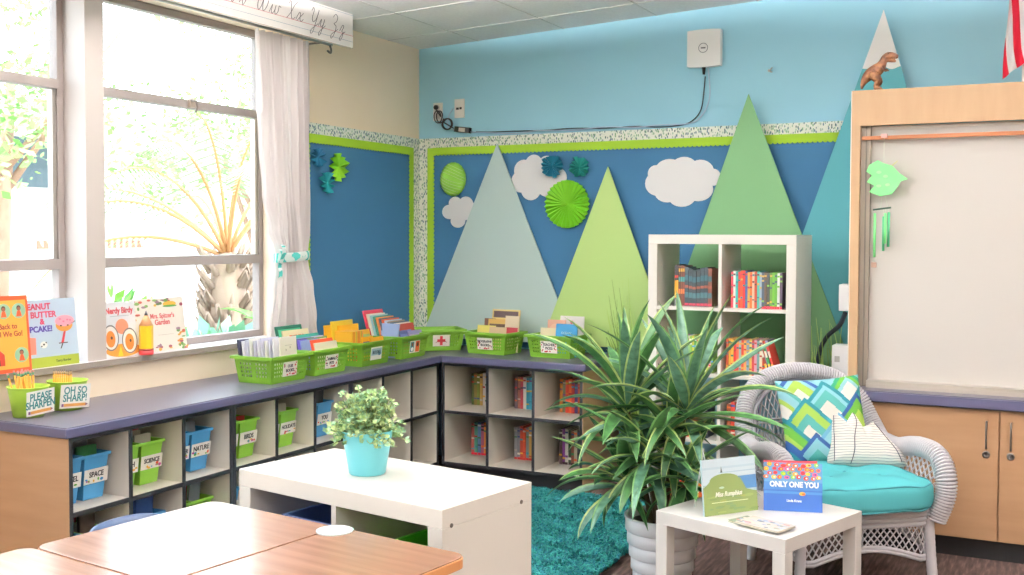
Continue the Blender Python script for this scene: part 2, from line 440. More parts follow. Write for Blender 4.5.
# ================================================================ WALL DECORATIONS
def cloud(label, cx, cz, lobes, y=YW-.0135):
    b = MB(); m = mat('#f2f0f0', .8, name='white_card'); M = basis((cx, y, cz), (1, 0, 0), (0, 0, 1))
    for i, (x, z, rx, rz) in enumerate(lobes): b.ell(x, z, rx, rz, 0, .003+i*.00005, m, M, 24)
    o = b.build('cloud_cutout'); tag(o, label, 'cloud cutout', 'white paper clouds')
cloud('large white paper cloud left of the dark green mountain', -1.995, 1.797,
      [(-.15, .0, .082, .075), (-.165, .06, .05, .05), (-.08, .075, .09, .07), (.01, .085, .085, .07), (.11, .06, .085, .075), (.19, .03, .045, .05), (.1, -.04, .09, .07), (0, -.08, .085, .062), (-.09, -.055, .08, .06), (0, 0, .17, .1)])
cloud('white paper cloud right of the pale aqua mountain tip', -2.965, 1.845,
      [(-.08, .05, .07, .07), (-.01, .09, .06, .06), (.08, .08, .06, .06), (.04, 0, .11, .09), (-.03, -.07, .07, .07), (.09, -.05, .08, .07), (.16, 0, .06, .06), (-.1, -.02, .07, .07)])
cloud('small white paper cloud left of the pale aqua mountain', -3.52, 1.635,
      [(-.075, 0, .055, .048), (-.03, .055, .05, .045), (.05, .05, .055, .05), (.09, 0, .06, .06), (-.01, -.06, .055, .045), (.02, 0, .08, .06)])

def rosette(label, x, z, r, c1, c2, y=YW-.02, depth=.022, n=30, M=None, wob=0):
    """pleated paper fan"""
    t = thing('paper_rosette', label, 'paper decoration', (0, 0, 0), 0, 'pleated paper rosettes')
    M = M or basis((x, y, z), (1, 0, 0), (0, 0, 1)); b = MB(M)
    ma, mb_ = mat(c1, .8, name='rosette_paper'), mat(c2, .8, name='rosette_paper_b')
    for i in range(n):
        a0 = 2*PI*i/n; a1 = 2*PI*(i+.5)/n; a2 = 2*PI*(i+1)/n; q = r*(1+wob*random.uniform(-1, 1))
        p0 = (q*math.cos(a0), q*math.sin(a0), 0); p1 = (q*1.0*math.cos(a1), q*math.sin(a1), depth); p2 = (q*math.cos(a2), q*math.sin(a2), 0)
        b.add([(0, 0, depth*.4), p0, p1], [(0, 1, 2)], ma); b.add([(0, 0, depth*.4), p1, p2], [(0, 1, 2)], mb_)
    b.build('fan', t)
    MB(M).ell(0, 0, r*.06, r*.06, depth*.3, depth*.62, ma).build('centre_button', t)
rosette('large bright green pleated paper rosette right of the aqua mountain', -2.735, 1.678, .150, '#93d63c', '#7cc42a', depth=.03)
rosette('teal blue pleated rosette touching the white cloud', -2.834, 1.918, .072, '#1f7f99', '#166a83', YW-.034, n=16, wob=.15, depth=.03)
rosette('small sea green rosette above the large green one', -2.655, 1.905, .062, '#2b9d94', '#1f8780', n=14, wob=.15, depth=.03)
MLw = lambda y, z: basis((XW+.014, y, z), (0, 1, 0), (0, 0, 1))
rosette('bright green paper rosette on the board beside the curtain', 0, 0, .075, '#8ccf2b', '#74ba1f', M=MLw(5.23, 1.885), n=10, wob=.2, depth=.04)
rosette('lowest teal paper rosette beside the curtain', 0, 0, .06, '#1f9aa0', '#18848c', M=MLw(5.12, 1.785), n=9, wob=.2, depth=.04)
rosette('dark teal paper rosette half hidden behind the curtain edge', 0, 0, .06, '#17688a', '#12597a', M=MLw(5.03, 1.93), n=9, wob=.2, depth=.035)
def lantern():
    t = thing('paper_ball', 'green honeycomb paper ball on the board left of the aqua mountain', 'paper decoration', (-3.565, YW-.014, 1.85))
    b = MB(); m1, m2 = mat('#95d24c', .8, name='ball_paper'), mat('#9fd65c', .8, name='ball_paper_b'); r = .1
    def f(u, v):
        a = u*2*PI; p = v*PI/2
        rr = r*math.cos(p)*(1+.012*math.cos(a*22)); return (rr*math.cos(a)*.95, -.06*math.sin(p), rr*math.sin(a)*1.12)
    b.grid(f, 88, 10, m1, closeu=True)
    b.build('ball', t)
    s = MB()
    for k in range(-4, 5):     # pleat creases across the face
        pts = []
        for i in range(17):
            u = -1+2*i/16; w = k/5
            x = u*.092; z = (w*.1)-.35*u*.1+.025*(1-u*u)*(1 if k > 0 else -1)*.4
            q = 1-(x/.095)**2-(z/.112)**2
            if q > .02: pts.append((x, -.06*math.sqrt(q)-.0012, z))
        if len(pts) > 2: s.tube(pts, .0016, mat('#d6ecb4', .8, name='crease'), 5)
    s.build('pleats', t)
lantern()

def wall_fittings():
    wp = mat('#ece9e4', .4, name='ivory_plate'); dk = mat('#222226', .5, name='black_plastic')
    t = thing('power_outlet', 'white wall outlet with a black plug beside the corner', 'outlet', (-3.69, YW, 2.30))
    MB().box(-.036, .036, -.007, 0, -.06, .06, wp).build('plate', t, bevel=.002)
    MB().ell(0, .028, .017, .017, .0071, .009, mat('#d5d0c8', .4), basis((0, 0, 0), (1, 0, 0), (0, 0, 1)), 16).box(-.016, .016, -.009, -.007, -.045, -.012, mat('#d5d0c8', .4)).build('socket', t)
    t = thing('network_jack', 'white network wall plate with two dark ports', 'outlet', (-3.525, YW, 2.315))
    MB().box(-.038, .038, -.007, 0, -.062, .062, wp).build('plate', t, bevel=.002)
    MB().box(-.024, -.004, -.009, -.0068, -.008, .006, dk).box(.002, .018, -.009, -.0068, -.006, .008, dk).build('port', t)
    t = thing('power_supply', 'coiled black power lead with adapter brick hanging from the outlet', 'power adapter', (-3.69, YW, 2.3))
    c = MB(); c.tube([(-.005, -.012, .03), (-.005, -.03, .028)], .015, dk, 10); c.build('plug', t)
    c = MB(); pts = [(-.005, -.03, .02)]
    for i in range(40):
        a = i/40*2*PI*2.0; pts.append((.005+.028*math.cos(a)*(1-.1*(i % 7)/7)+i*.0006, -.022-.006*math.sin(a*.5), -.035+.04*math.sin(a)))
    for i in range(40):
        a = i/40*2*PI*2.0+PI; pts.append((.075+.035*math.cos(a)+i*.0004, -.022-.004*math.sin(a), -.085+.035*math.sin(a)))
    pts.append((.13, -.02, -.115))
    c.tube(pts, .0042, dk, 6); c.build('cable', t)
    MB().box(-.055, .055, -.04, -.003, -.018, .018, dk, Matrix.Translation((.2, 0, -.128)) @ Matrix.Rotation(R(7), 4, 'Y'))\
        .box(-.022, .026, -.0405, -.04, -.014, .012, mat('#c9bfb6', .6), Matrix.Translation((.2, 0, -.128)) @ Matrix.Rotation(R(7), 4, 'Y')).build('adapter_brick', t, bevel=.004)
    # cables to the access point
    def cable(label, pts, r, col, name='cable'):
        o = MB().tube(pts, r, mat(col, .5, name='cable_skin'), 6).build(name); tag(o, label, 'cable')
    P = [(-3.40, 2.158), (-3.3, 2.152), (-3.1, 2.149), (-2.9, 2.147), (-2.7, 2.151), (-2.5, 2.143), (-2.3, 2.146), (-2.14, 2.135), (-2.0, 2.143), (-1.93, 2.17), (-1.885, 2.23), (-1.87, 2.33), (-1.862, 2.42)]
    cable('thin black cable running along the board top to the white wireless box', smooth_pts([(x, YW-.006, z) for x, z in P], 6), .0035, '#1e2a3a')
    P = [(-3.57, 2.315), (-3.605, 2.26), (-3.60, 2.19), (-3.5, 2.165), (-3.35, 2.15), (-3.1, 2.135), (-2.95, 2.145), (-2.7, 2.139), (-2.5, 2.15), (-2.3, 2.139), (-2.14, 2.147), (-1.95, 2.149), (-1.87, 2.2), (-1.832, 2.3), (-1.838, 2.42), (-1.845, 2.475)]
    cable('white network cable looping from the wall plate to the wireless box', smooth_pts([(x, YW-.014, z) for x, z in P], 6), .0035, '#b9cbe0')
    # access point
    t = thing('wireless_access_point', 'square white wireless access point high on the teal wall', 'wireless box', (-1.862, YW, 2.58), R(0))
    def f(u, v):
        x = -1+2*u; z = -1+2*v
        return (x*.1*(1-.045*z*z*0+.0)-.0, -.045-.008*(1-x*x)*(1-z*z), z*.104*(1+.05*(1-x*x)))
    b = MB(); wm = mat('#eeece8', .35, name='white_plastic'); b.grid(f, 12, 12, wm, smooth=True)
    out = []
    for i in range(13): out.append(f(i/12, 0))
    for i in range(1, 13): out.append(f(1, i/12))
    for i in range(11, -1, -1): out.append(f(i/12, 1))
    for i in range(11, 0, -1): out.append(f(0, i/12))
    n = len(out); b.add(out+[(x, 0, z) for x, y, z in out], [(i, (i+1) % n, n+(i+1) % n, n+i) for i in range(n)], wm)
    b.build('housing', t)
    M = basis((0, -.0535, 0), (1, 0, 0), (0, 0, 1)); g = mat('#6a6a6c', .4, name='grey_logo')
    b = MB(); b.tube([(.027*math.cos(a*PI/16), -.0542, .027*math.sin(a*PI/16)) for a in range(32)], .0016, g, 6, closed=True)
    b.prism([(-.014, -.004), (.014, -.004), (.014, .004), (-.014, .004)], 0, .001, g, M).build('logo', t)
    MB().tube([(-.005, -.02, -.105), (-.005, -.02, -.15)], [.012, .007], dk, 10).build('connector', t)
    # hook
    t = thing('wall_hook', 'small metal hook on the teal wall above the mountain gap', 'hook', (-1.487, YW, 2.43))
    MB().ell(0, 0, .008, .008, 0, .004, M_STEEL, basis((0, 0, 0), (1, 0, 0), (0, 0, 1))).build('base', t)
    MB().tube([(0, 0, 0), (.004, -.02, -.002), (.014, -.026, .004), (.022, -.022, .014)], .0035, M_STEEL, 6).tube([(0, -.004, 0), (.01, -.02, -.01), (.022, -.02, -.012)], .003, M_STEEL, 6).build('prong', t)
def smooth_pts(P, k=6):
    """Catmull-Rom"""
    P = [Vector(p) for p in P]; out = []
    for i in range(len(P)-1):
        p0, p1, p2, p3 = P[max(i-1, 0)], P[i], P[i+1], P[min(i+2, len(P)-1)]
        for j in range(k):
            t = j/k; out.append(.5*((2*p1)+(p2-p0)*t+(2*p0-5*p1+4*p2-p3)*t*t+(3*p1-p0-3*p2+p3)*t**3))
    out.append(P[-1]); return [tuple(p) for p in out]
wall_fittings()

# ================================================================ CUBBY CABINETS AND WORKTOP
CT = .752
def cubby(name_label, loc, rz, W, n, D, endpanel=(False, False)):
    t = thing('cubby_cabinet', name_label, 'cabinet', loc, rz, 'low cubby cabinets')
    H = .712; z0 = .105; th = .018; zs = .409
    MB().box(.0, W, .05, D-.01, 0, z0-.018, M_BLACK).build('plinth', t)
    for i, x in enumerate((0, W-th)):
        b = MB().box(x, x+th, .006, D, z0-.018, H, M_CELLW)
        b.box(x, x+th, 0, .006, z0-.018, H, M_BLACK)
        if endpanel[i]:
            xe = -.004 if i == 0 else W
            b.box(xe, xe+.004, .0, D, 0.0, H, M_MAPLE)
        b.build('side_panel', t)
    MB().box(th, W-th, .006, D, z0-.018, z0, M_CELLW).box(th, W-th, 0, .006, z0-.018, z0, M_BLACK).build('bottom_panel', t)
    MB().box(th, W-th, .006, D, H-.014, H, M_CELLW).box(th, W-th, 0, .006, H-.02, H, M_BLACK).build('top_rail', t)
    MB().box(th, W-th, D-.012, D, z0, H-.014, M_CELLW).build('back_panel', t)
    cw = (W-2*th-(n-1)*.016)/n
    for i in range(n):
        xa = th+i*(cw+.016)
        if i:
            MB().box(xa-.016, xa, .006, D-.012, z0, H-.014, M_CELLW).box(xa-.016, xa, 0, .006, z0, H-.014, M_BLACK).build('divider', t)
        MB().box(xa, xa+cw, .010, D-.012, zs-.009, zs+.009, M_CELLW).box(xa, xa+cw, .002, .010, zs-.009, zs+.009, M_BLACK).build('shelf', t)
    return [(th+i*(cw+.016), cw) for i in range(n)]
LD = .505
Lf = -3.325
cells = []
for k, (y0, y1, lab) in enumerate(((2.845, 3.755, 'low maple ended cubby cabinet nearest the desks, under the window'),
                                   (3.757, 4.672, 'middle low cubby cabinet under the window worktop'),
                                   (4.674, 5.58, 'low cubby cabinet with empty cells next to the corner'))):
    c = cubby(lab, (Lf, y0, 0), R(90), y1-y0, 3, LD, (k == 0, False))
    cells += [(y0+a, w) for a, w in c]
cubR = cubby('low cubby cabinet of books below the mountains', (-3.318, 5.60, 0), 0, .93, 3, .565, (False, True))
def worktop():
    t = thing('worktop', 'L-shaped slate grey worktop running along window wall and back wall', 'worktop')
    zt, zb = CT, CT-.04
    pts = [(XW+.001, 2.825), (-3.313, 2.825), (-3.313, 5.585), (-2.368, 5.585), (-2.368, YW-.001), (XW+.001, YW-.001)]
    MB().prism([(XW+.001, 2.829), (-3.317, 2.829), (-3.317, 5.589), (-2.372, 5.589), (-2.372, YW-.014), (XW+.014, YW-.014), (XW+.014, 4.9), (XW+.001, 4.9)], zb, zt, M_COUNTER).build('top', t)
    e = MB()
    def strip(p, q, nrm):
        (x0, y0), (x1, y1) = p, q
        e.box(min(x0, x1, x0+nrm[0]), max(x0, x1, x0+nrm[0]), min(y0, y1, y0+nrm[1]), max(y0, y1, y0+nrm[1]), zb-.001, zt-.004, M_CEDGE)
    strip((XW+.001, 2.829), (-3.317, 2.829), (0, -.008)); strip((-3.317, 2.821), (-3.317, 5.589), (.008, 0))
    strip((-3.309, 5.589), (-2.372, 5.589), (0, -.008)); strip((-2.372, 5.581), (-2.372, YW-.014), (.008, 0))
    e.build('edging', t, bevel=.003)
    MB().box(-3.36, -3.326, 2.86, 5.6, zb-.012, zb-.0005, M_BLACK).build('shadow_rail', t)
worktop()

# ================================================================ TUBS IN CUBBIES
def tub(loc, rz, w, d, h, col, label, text=None, group='book tubs in the window cubbies', art=0, tsize=.05):
    m = {'b': M_BLUEP, 'l': M_LIME2}[col]
    t = thing('book_tub', label, 'storage tub', loc, rz, group)
    b = MB(); fl = .82
    def ring(k, z, g=0): x = (w/2)*k-g; y0 = -(d/2)*k+g; y1 = (d/2)*k-g; return [(-x, y0, z), (x, y0, z), (x, y1, z), (-x, y1, z)]
    o0, o1, i1, i0 = ring(fl, 0), ring(1, h), ring(1, h, .0035), ring(fl, .004, .0035)
    vs = o0+o1+i1+i0; fs = [(3, 2, 1, 0)]
    for a, c in ((0, 4), (4, 8), (8, 12)):
        for j in range(4): fs.append((a+j, a+(j+1) % 4, c+(j+1) % 4, c+j))
    fs.append((12, 13, 14, 15)); b.add(vs, fs, m)
    b.build('tub', t, bevel=.003)
    r = MB(); x = w/2; y = d/2
    for (a0, a1, c0, c1) in ((-x-.007, x+.007, -y-.007, -y), (-x-.007, x+.007, y, y+.007), (-x-.007, -x, -y, y), (x, x+.007, -y, y)):
        r.box(a0, a1, c0, c1, h-.012, h+.001, m)
    r.build('rim', t, bevel=.002)
    # label card wraps the front
    zc = h*.52; k = fl+(1-fl)*zc/h; ch = .06
    sl = math.atan2((1-fl)*d/2, h)
    M = basis((0, -(d/2)*(k+.012)-.004, zc), (1, 0, 0), (0, -math.sin(sl), math.cos(sl)))
    c = MB(M); c.prism([(-w*.49, -ch/2), (w*.49, -ch/2), (w*.49, ch/2), (-w*.49, ch/2)], 0, .0012, M_PAPER)
    cols = ['#e2572e', '#5bb23a', '#3d9bd0', '#f0b43c', '#c0489a']
    for i in range(7):
        a = random.uniform(-w*.42, w*.42); bb = -ch*.3 if i % 2 else random.uniform(-ch*.45, -ch*.15)
        c.ell(a, bb, random.uniform(.004, .009), random.uniform(.003, .007), .0012, .0018, mat(cols[(i+art) % 5], .7, name='label_art'), n=8)
    if text: c.text(text, tsize, mat('#232326', .7, name='ink'), Matrix.Translation((0, .006, .0018)), sx=.82, bold=.0006)
    c.build('label_card', t)
    return t
tz = .409+.0095
specs = [  # front x, y centre offset, colour, text, what
    (0, 0, 'b', 'TRAVEL', 'blue tub labelled TRAVEL in the top cubby nearest the desks'),
    (0, 1, 'b', 'SPACE', 'blue tub labelled SPACE in the top cubby nearest the desks'),
    (1, 0, 'l', 'EARTH', 'lime tub with partly hidden EARTH label beside SCIENCE'),
    (1, 1, 'l', 'SCIENCE', 'lime green tub labelled SCIENCE with books sticking up'),
    (2, 0, 'b', 'WEATHER', 'blue tub with partly hidden WEATHER label beside NATURE'),
    (2, 1, 'b', 'NATURE', 'blue tub labelled NATURE in a top cubby'),
    (3, 0, 'l', 'FISH', 'lime tub mostly hidden to the left of BIRDS'),
    (3, 1, 'l', 'BIRDS', 'lime green tub labelled BIRDS in a top cubby'),
    (4, 0, 'l', 'FUN', 'lime tub mostly hidden to the left of HOLIDAYS'),
    (4, 1, 'l', 'HOLIDAYS', 'lime green tub labelled HOLIDAYS in a top cubby'),
    (5, 0, 'b', 'ARTS', 'blue tub half hidden behind its neighbour near the leafy planter'),
    (5, 1, 'b', 'YOU', 'blue tub with small pink lettering near the leafy planter')]
bookcols = ['#b5302a', '#2f4e8c', '#e9e4d8', '#e8b73a', '#3a7d4a', '#7a3b86', '#d9692c', '#2d8fa5', '#1f2024', '#c9c2b4']
def mini_books(t_loc, rz, n, w, d, h, where, seed, group):
    """books standing inside a tub, each its own object"""
    rnd = random.Random(seed); mute = ['#e9e4d8', '#c9c2b4', '#2f4e8c', '#1f2024', '#8a8f98', '#b5302a', '#3a7d4a', '#d8d8dc', '#5a4a44']
    M = Matrix.Translation(t_loc) @ Matrix.Rotation(rz, 4, 'Z')
    for i in range(n):
        col = rnd.choice(mute); hh = h*rnd.uniform(.88, 1.2); ww = w*rnd.uniform(.55, .8)
        y = -d*.36+d*.72*(i+.5)/n; th = min(.014, d*.6/n)
        b = MB(); x = ww/2
        xo = rnd.uniform(-.05, .05)*w
        b.box(-x, x, -th/2, -th/2+.0015, 0, hh, mat(col, .5, name='book_cover')); b.box(-x, x, th/2-.0015, th/2, 0, hh, mat(col, .5, name='book_cover'))
        b.box(-x, -x+.002, -th/2, th/2, 0, hh, mat(col, .5, name='book_cover')); b.box(-x+.002, x-.003, -th/2+.0015, th/2-.0015, .002, hh-.003, M_PAGES)
        o = b.build('book'); p = M @ Vector((xo, y, .007)); o.location = p; o.rotation_euler = (R(rnd.uniform(-5, 5)), 0, rz)
        tag(o, '%s book %s inside %s' % (cname(col), ['at front', 'behind the front one', 'in the middle', 'towards the back', 'at the back'][min(i*5//max(n, 1), 4)], where), 'book', group)
NAMES = {'#b5302a': 'red', '#2f4e8c': 'navy', '#e9e4d8': 'cream', '#e8b73a': 'yellow', '#3a7d4a': 'green', '#7a3b86': 'purple', '#d9692c': 'orange', '#2d8fa5': 'teal', '#1f2024': 'black', '#c9c2b4': 'beige'}
def cname(c):
    if c in NAMES: return NAMES[c]
    import colorsys
    r, g, b = [int(c[i:i+2], 16)/255 for i in (1, 3, 5)]; h, s, v = colorsys.rgb_to_hsv(r, g, b)
    if v < .22: return 'black'
    if s < .12: return 'white' if v > .8 else 'grey'
    h *= 360
    if h < 15 or h > 345: return 'pink' if (s < .5 and v > .7) else 'red'
    if h < 40: return 'orange' if v > .6 else 'brown'
    if h < 65: return 'yellow' if s > .35 else 'cream'
    if h < 160: return 'green'
    if h < 195: return 'teal'
    if h < 250: return 'blue' if v > .45 else 'navy'
    if h < 300: return 'purple'
    return 'pink'
for k, (ci, j, col, txt, lab) in enumerate(specs):
    ya, w = cells[ci]
    tw = .122; yc = ya+.066+j*.134
    tub((-3.42-.135, yc, tz), R(90), tw, .27, .185, col, lab, txt, art=k, tsize=.031 if len(txt) < 7 else .027)
    mini_books((-3.42-.135, yc, tz), R(90), 4, tw, .26, .205, 'the tub labelled '+txt, 40+k, 'books in cubby tubs')
lowspecs = [(0, 0, 'b', 'blue tub in the bottom cubby below TRAVEL'), (0, 1, 'l', 'lime tub in the bottom cubby below SPACE'), (1, 1, 'b', 'blue tub in the bottom cubby below SCIENCE'),
            (2, 0, 'l', 'lime tub in the bottom cubby below WEATHER'), (2, 1, 'l', 'lime tub in the bottom cubby below NATURE'), (3, 0, 'b', 'blue tub in the bottom cubby below FISH')]
for k, (ci, j, col, lab) in enumerate(lowspecs):
    ya, w = cells[ci]; tw = .122; yc = ya+.066+j*.134
    tub((-3.42-.135, yc, .106), R(90), tw, .27, .185, col, lab, None, art=k)
    mini_books((-3.42-.135, yc, .106), R(90), 4, tw, .26, .215, 'the tub '+lab.split('tub ')[1], 80+k, 'books in cubby tubs')

# ================================================================ BOOK ROWS
def spine_book(loc, rz, w, h, d, col, label, group, bands=(), lean=0, top=None):
    """local: spine at y=0 facing -y"""
    b = MB(); m = mat(col, .45, name='book_cover'); x = w/2
    b.box(-x, -x+.0014, 0, d, 0, h, m); b.box(x-.0014, x, 0, d, 0, h, m); b.box(-x+.0014, x-.0014, 0, .0018, 0, h, m)
    b.box(-x+.0014, x-.0014, .0018, d-.003, .002, h-.003, M_PAGES)
    for (a0, a1, c) in bands: b.box(-x+.0004, x-.0004, -.0005, 0, h*a0, h*a1, mat(c, .45, name='spine_print'))
    o = b.build('book', loc=loc); o.rotation_euler = (0, lean, rz)
    tag(o, label, 'book', group); return o
ORD = ['leftmost', 'second', 'third', 'fourth', 'fifth', 'sixth', 'seventh', 'eighth', 'ninth', 'tenth', 'eleventh', 'twelfth', 'thirteenth', 'fourteenth', 'fifteenth', 'sixteenth', 'seventeenth', 'eighteenth', 'nineteenth', 'twentieth', 'twenty-first', 'twenty-second', 'twenty-third', 'twenty-fourth']
def row(x0, x1, y, z, cols, h, d, where, seed, bandcols=None, hv=.05, base=None, lean_last=False, styles=None):
    rnd = random.Random(seed); n = len(cols); W = (x1-x0)/n; x = x0
    for i, c in enumerate(cols):
        hh = h*(1+rnd.uniform(-hv, hv)); w = W*.94; bands = []
        if styles: bands = styles(i, c, rnd)
        else:
            a = rnd.uniform(.1, .3); bb = rnd.uniform(.5, .8)
            bands = [(a, a+rnd.uniform(.03, .07), rnd.choice(bandcols or bookcols)), (bb, bb+.05, rnd.choice(bandcols or bookcols)), (.88, .93, rnd.choice(bandcols or bookcols))]
        if base: bands.append((.0, .07, base))
        o = 'rightmost' if i == n-1 else ORD[i]
        fl = '' if i in (0, n-1) else ' from left'
        spine_book((x+W/2, y+rnd.uniform(0, .008), z), 0, w, hh, d, c, '%s book, %s%s in %s' % (cname(c), o, fl, where), 'books in '+where, bands)
        x += W
# right-hand cubby run (front y 5.60, books set back)
def cubx(i): return -3.318+cubR[i][0], cubR[i][1]
zt_, zb_ = .4185, .1055
rows = [(0, zt_, 'the top left cubby under the mountains', ['#4b5b2e', '#8a7a3c', '#7c8a3a', '#c8a35c', '#d8d2c8', '#cfd0d2', '#c6c4c4', '#b9bcc4'], None, .2),
        (0, zb_, 'the bottom left cubby under the mountains', ['#b0524c', '#4f9a86', '#5a7fb0', '#a35a78', '#e08a34', '#d97a2a', '#b04a3c'], '#d8243c', .2),
        (1, zt_, 'the top middle cubby under the mountains', ['#5a4a55', '#8a5a4a', '#b03a4a', '#e6e0d8', '#3c9cb4', '#45a8c2', '#3694ac', '#4aa8b8'], None, .195),
        (1, zb_, 'the bottom middle cubby under the mountains', ['#9a9aa2', '#7e8490', '#b8402c', '#c84a30', '#7a8a8c', '#c89a4a', '#8a9096', '#6a7a86'], '#c83a34', .2),
        (2, zt_, 'the top right cubby under the mountains', ['#d98a3a', '#6a7a5a', '#d9402a', '#e0602c', '#b8342c', '#5a3a7a', '#d0582c', '#3a8a5a'], None, .2),
        (2, zb_, 'the bottom right cubby under the mountains', ['#4a3a3a', '#7a3a8a', '#d0d0c8', '#3a4a3a', '#8a4a3c', '#b0a890', '#3c3a44', '#5a2a2a'], '#3a2a2a', .21)]
for k, (i, z, where, cols, base, h) in enumerate(rows):
    x, w = cubx(i)
    row(x+.042, x+.20, 5.86, z, cols, h, .15, where, 200+k, base=base, hv=.03)

# ================================================================ TALL WHITE BOOKCASE
KX, KY, KW, KH, KD = -1.965, 5.50, .79, 1.49, .385
def bookcase():
    t = thing('bookcase', 'tall white open bookcase with eight cubes in front of the mountains', 'bookcase', (KX, KY, 0))
    T = .05; th = .018; cw = (KW-2*T-th)/2; chh = (KH-2*T-3*th)/4
    MB().box(0, KW, 0, KD, KH-T, KH, M_WHITE).build('top_panel', t, bevel=.0015)
    MB().box(0, KW, 0, KD, 0, T, M_WHITE).build('bottom_panel', t, bevel=.0015)
    MB().box(0, T, 0, KD, T, KH-T-.0005, M_WHITE).build('side_panel', t, bevel=.0015)
    MB().box(KW-T, KW, 0, KD, T, KH-T-.0005, M_WHITE).build('side_panel', t, bevel=.0015)
    MB().box(T+cw, T+cw+th, .003, KD, T, KH-T, M_WHITE).build('centre_divider', t)
    zs = []
    for k in range(4):
        z = T+k*(chh+th); zs.append(z)
        if k:
            for x in (T, T+cw+th): MB().box(x, x+cw, .003, KD, z-th, z, M_WHITE).build('shelf', t)
    return zs, cw, T, th
zs, cw_, T_, th_ = bookcase()
xl = KX+T_; xr = KX+T_+cw_+th_
z3, z2, z1_ = zs[3]+.0005, zs[2]+.0005, zs[1]+.0005
def st_gold(i, c, r): return [(.0, .2, '#4a4f52'), (.2, .62, '#e0a02c'), (.68, .74, '#c8382c'), (.8, .95, '#2b2b30')] if i < 2 else [(.3, .42, '#c8703c'), (.6, .72, '#3a8a86'), (.85, .93, '#c8a03c')]
def st_dark(i, c, r): return [(.02, .08, '#b83a50'), (.22, .36, '#3c6268'), (.47, .54, '#84442f'), (.66, .8, '#25525a')]
row(xl+.078, xl+.135, KY+.055, z3, ['#2d2c30', '#302a26', '#4a2c20', '#5a3420', '#6a2e22'], .222, .14, 'top left cube of the tall bookcase', 301, styles=st_gold)
row(xl+.137, xl+.2885, KY+.05, z3, ['#1c2c33', '#1e2a2e', '#1c2c33', '#22292b', '#1c2c33', '#1e2a2e', '#6a3a2c'], .2, .14, 'dark series, top left bookcase cube', 302, styles=st_dark)
pal = ['#d8344a', '#e8e4dc', '#3aa8a0', '#d8402c', '#e0562c', '#d83a3a', '#3a5a8c', '#c9a24a', '#e06a2c', '#c8b89a', '#b8442c', '#48b0a0', '#9aa8b8']
row(xr+.038, xr+.2, KY+.045, z3, pal, .192, .14, 'top right cube of the tall bookcase', 303, ['#b8344a', '#2a7880', '#c9a24a', '#5a3a3a'], hv=.02)
row(xr+.2, xr+.307, KY+.045, z3, ['#3a4c5e', '#5a4a3a', '#454545', '#5a8a3a', '#6aa838', '#5a9a3a', '#e0e4e0', '#4a3a4a'], .188, .14, 'right end of top right bookcase cube', 304, ['#7ab848', '#3a4c5e', '#c9a24a'], hv=.015, base='#e0304c')
pal2 = ['#d03a4a', '#e08aa0', '#d9a04a', '#8a8a90', '#6a3a7a', '#e0609a', '#4a8ac0', '#e8e4dc', '#8ab84a', '#c8c24a', '#5a9a4a', '#b8d060', '#d85a7a', '#9ac04a', '#d8d0b0', '#a8b850', '#e09ab0', '#7aa84a']
row(xl+.06, xl+.3, KY+.05, z2, pal2, .19, .14, 'second-row left bookcase cube', 305, ['#ffffff', '#d03a4a', '#4a8ac0'], hv=.02)
pal3 = ['#a8452c', '#d9a038', '#e0b048', '#d03a34', '#d86a4a', '#8aa8a0', '#c8402c', '#e0a05a', '#7a90a8', '#d8c060', '#b03a3a', '#c890a0', '#6a9090', '#e0d0b0', '#d0502c', '#8a8ab0']
row(xr+.015, xr+.235, KY+.04, z2, pal3, .185, .15, 'second-row right bookcase cube', 306, ['#b03a34', '#c8973a', '#3a6d5a', '#5a5a6a'], hv=.03)
for k, (c, dx) in enumerate((('#8a3a2c', .0), ('#3a7d4a', .02), ('#c8382c', .04))):
    spine_book((xr+.243+dx*.9, KY+.04, z2+.002), 0, .012, .17, .14, c, '%s book leaning at the right end of second-row right bookcase cube' % ['brown red', 'green', 'bright red'][k], 'leaning books in the bookcase', [(.2, .4, '#e0b048'), (.6, .8, '#d8d0c0')], lean=R(-16+0*k))
row(xl+.15, xl+.27, KY+.05, z1_, ['#d0402c', '#3a8a4a', '#c8382c', '#e07a2c', '#8a3a2c', '#3a5a8c', '#2d3a4a'], .2, .14, 'third-row left bookcase cube', 307)
row(xr+.02, xr+.16, KY+.05, z1_, ['#8a4a2c', '#d0402c', '#e0b048', '#3a7d4a', '#d8d0c0', '#5a3a7a'], .2, .14, 'third-row bookcase cube behind the armchair', 308)
row(xl+.05, xl+.25, KY+.05, zs[0]+.0005, pal[:9], .2, .14, 'bottom left cube of the bookcase', 309)

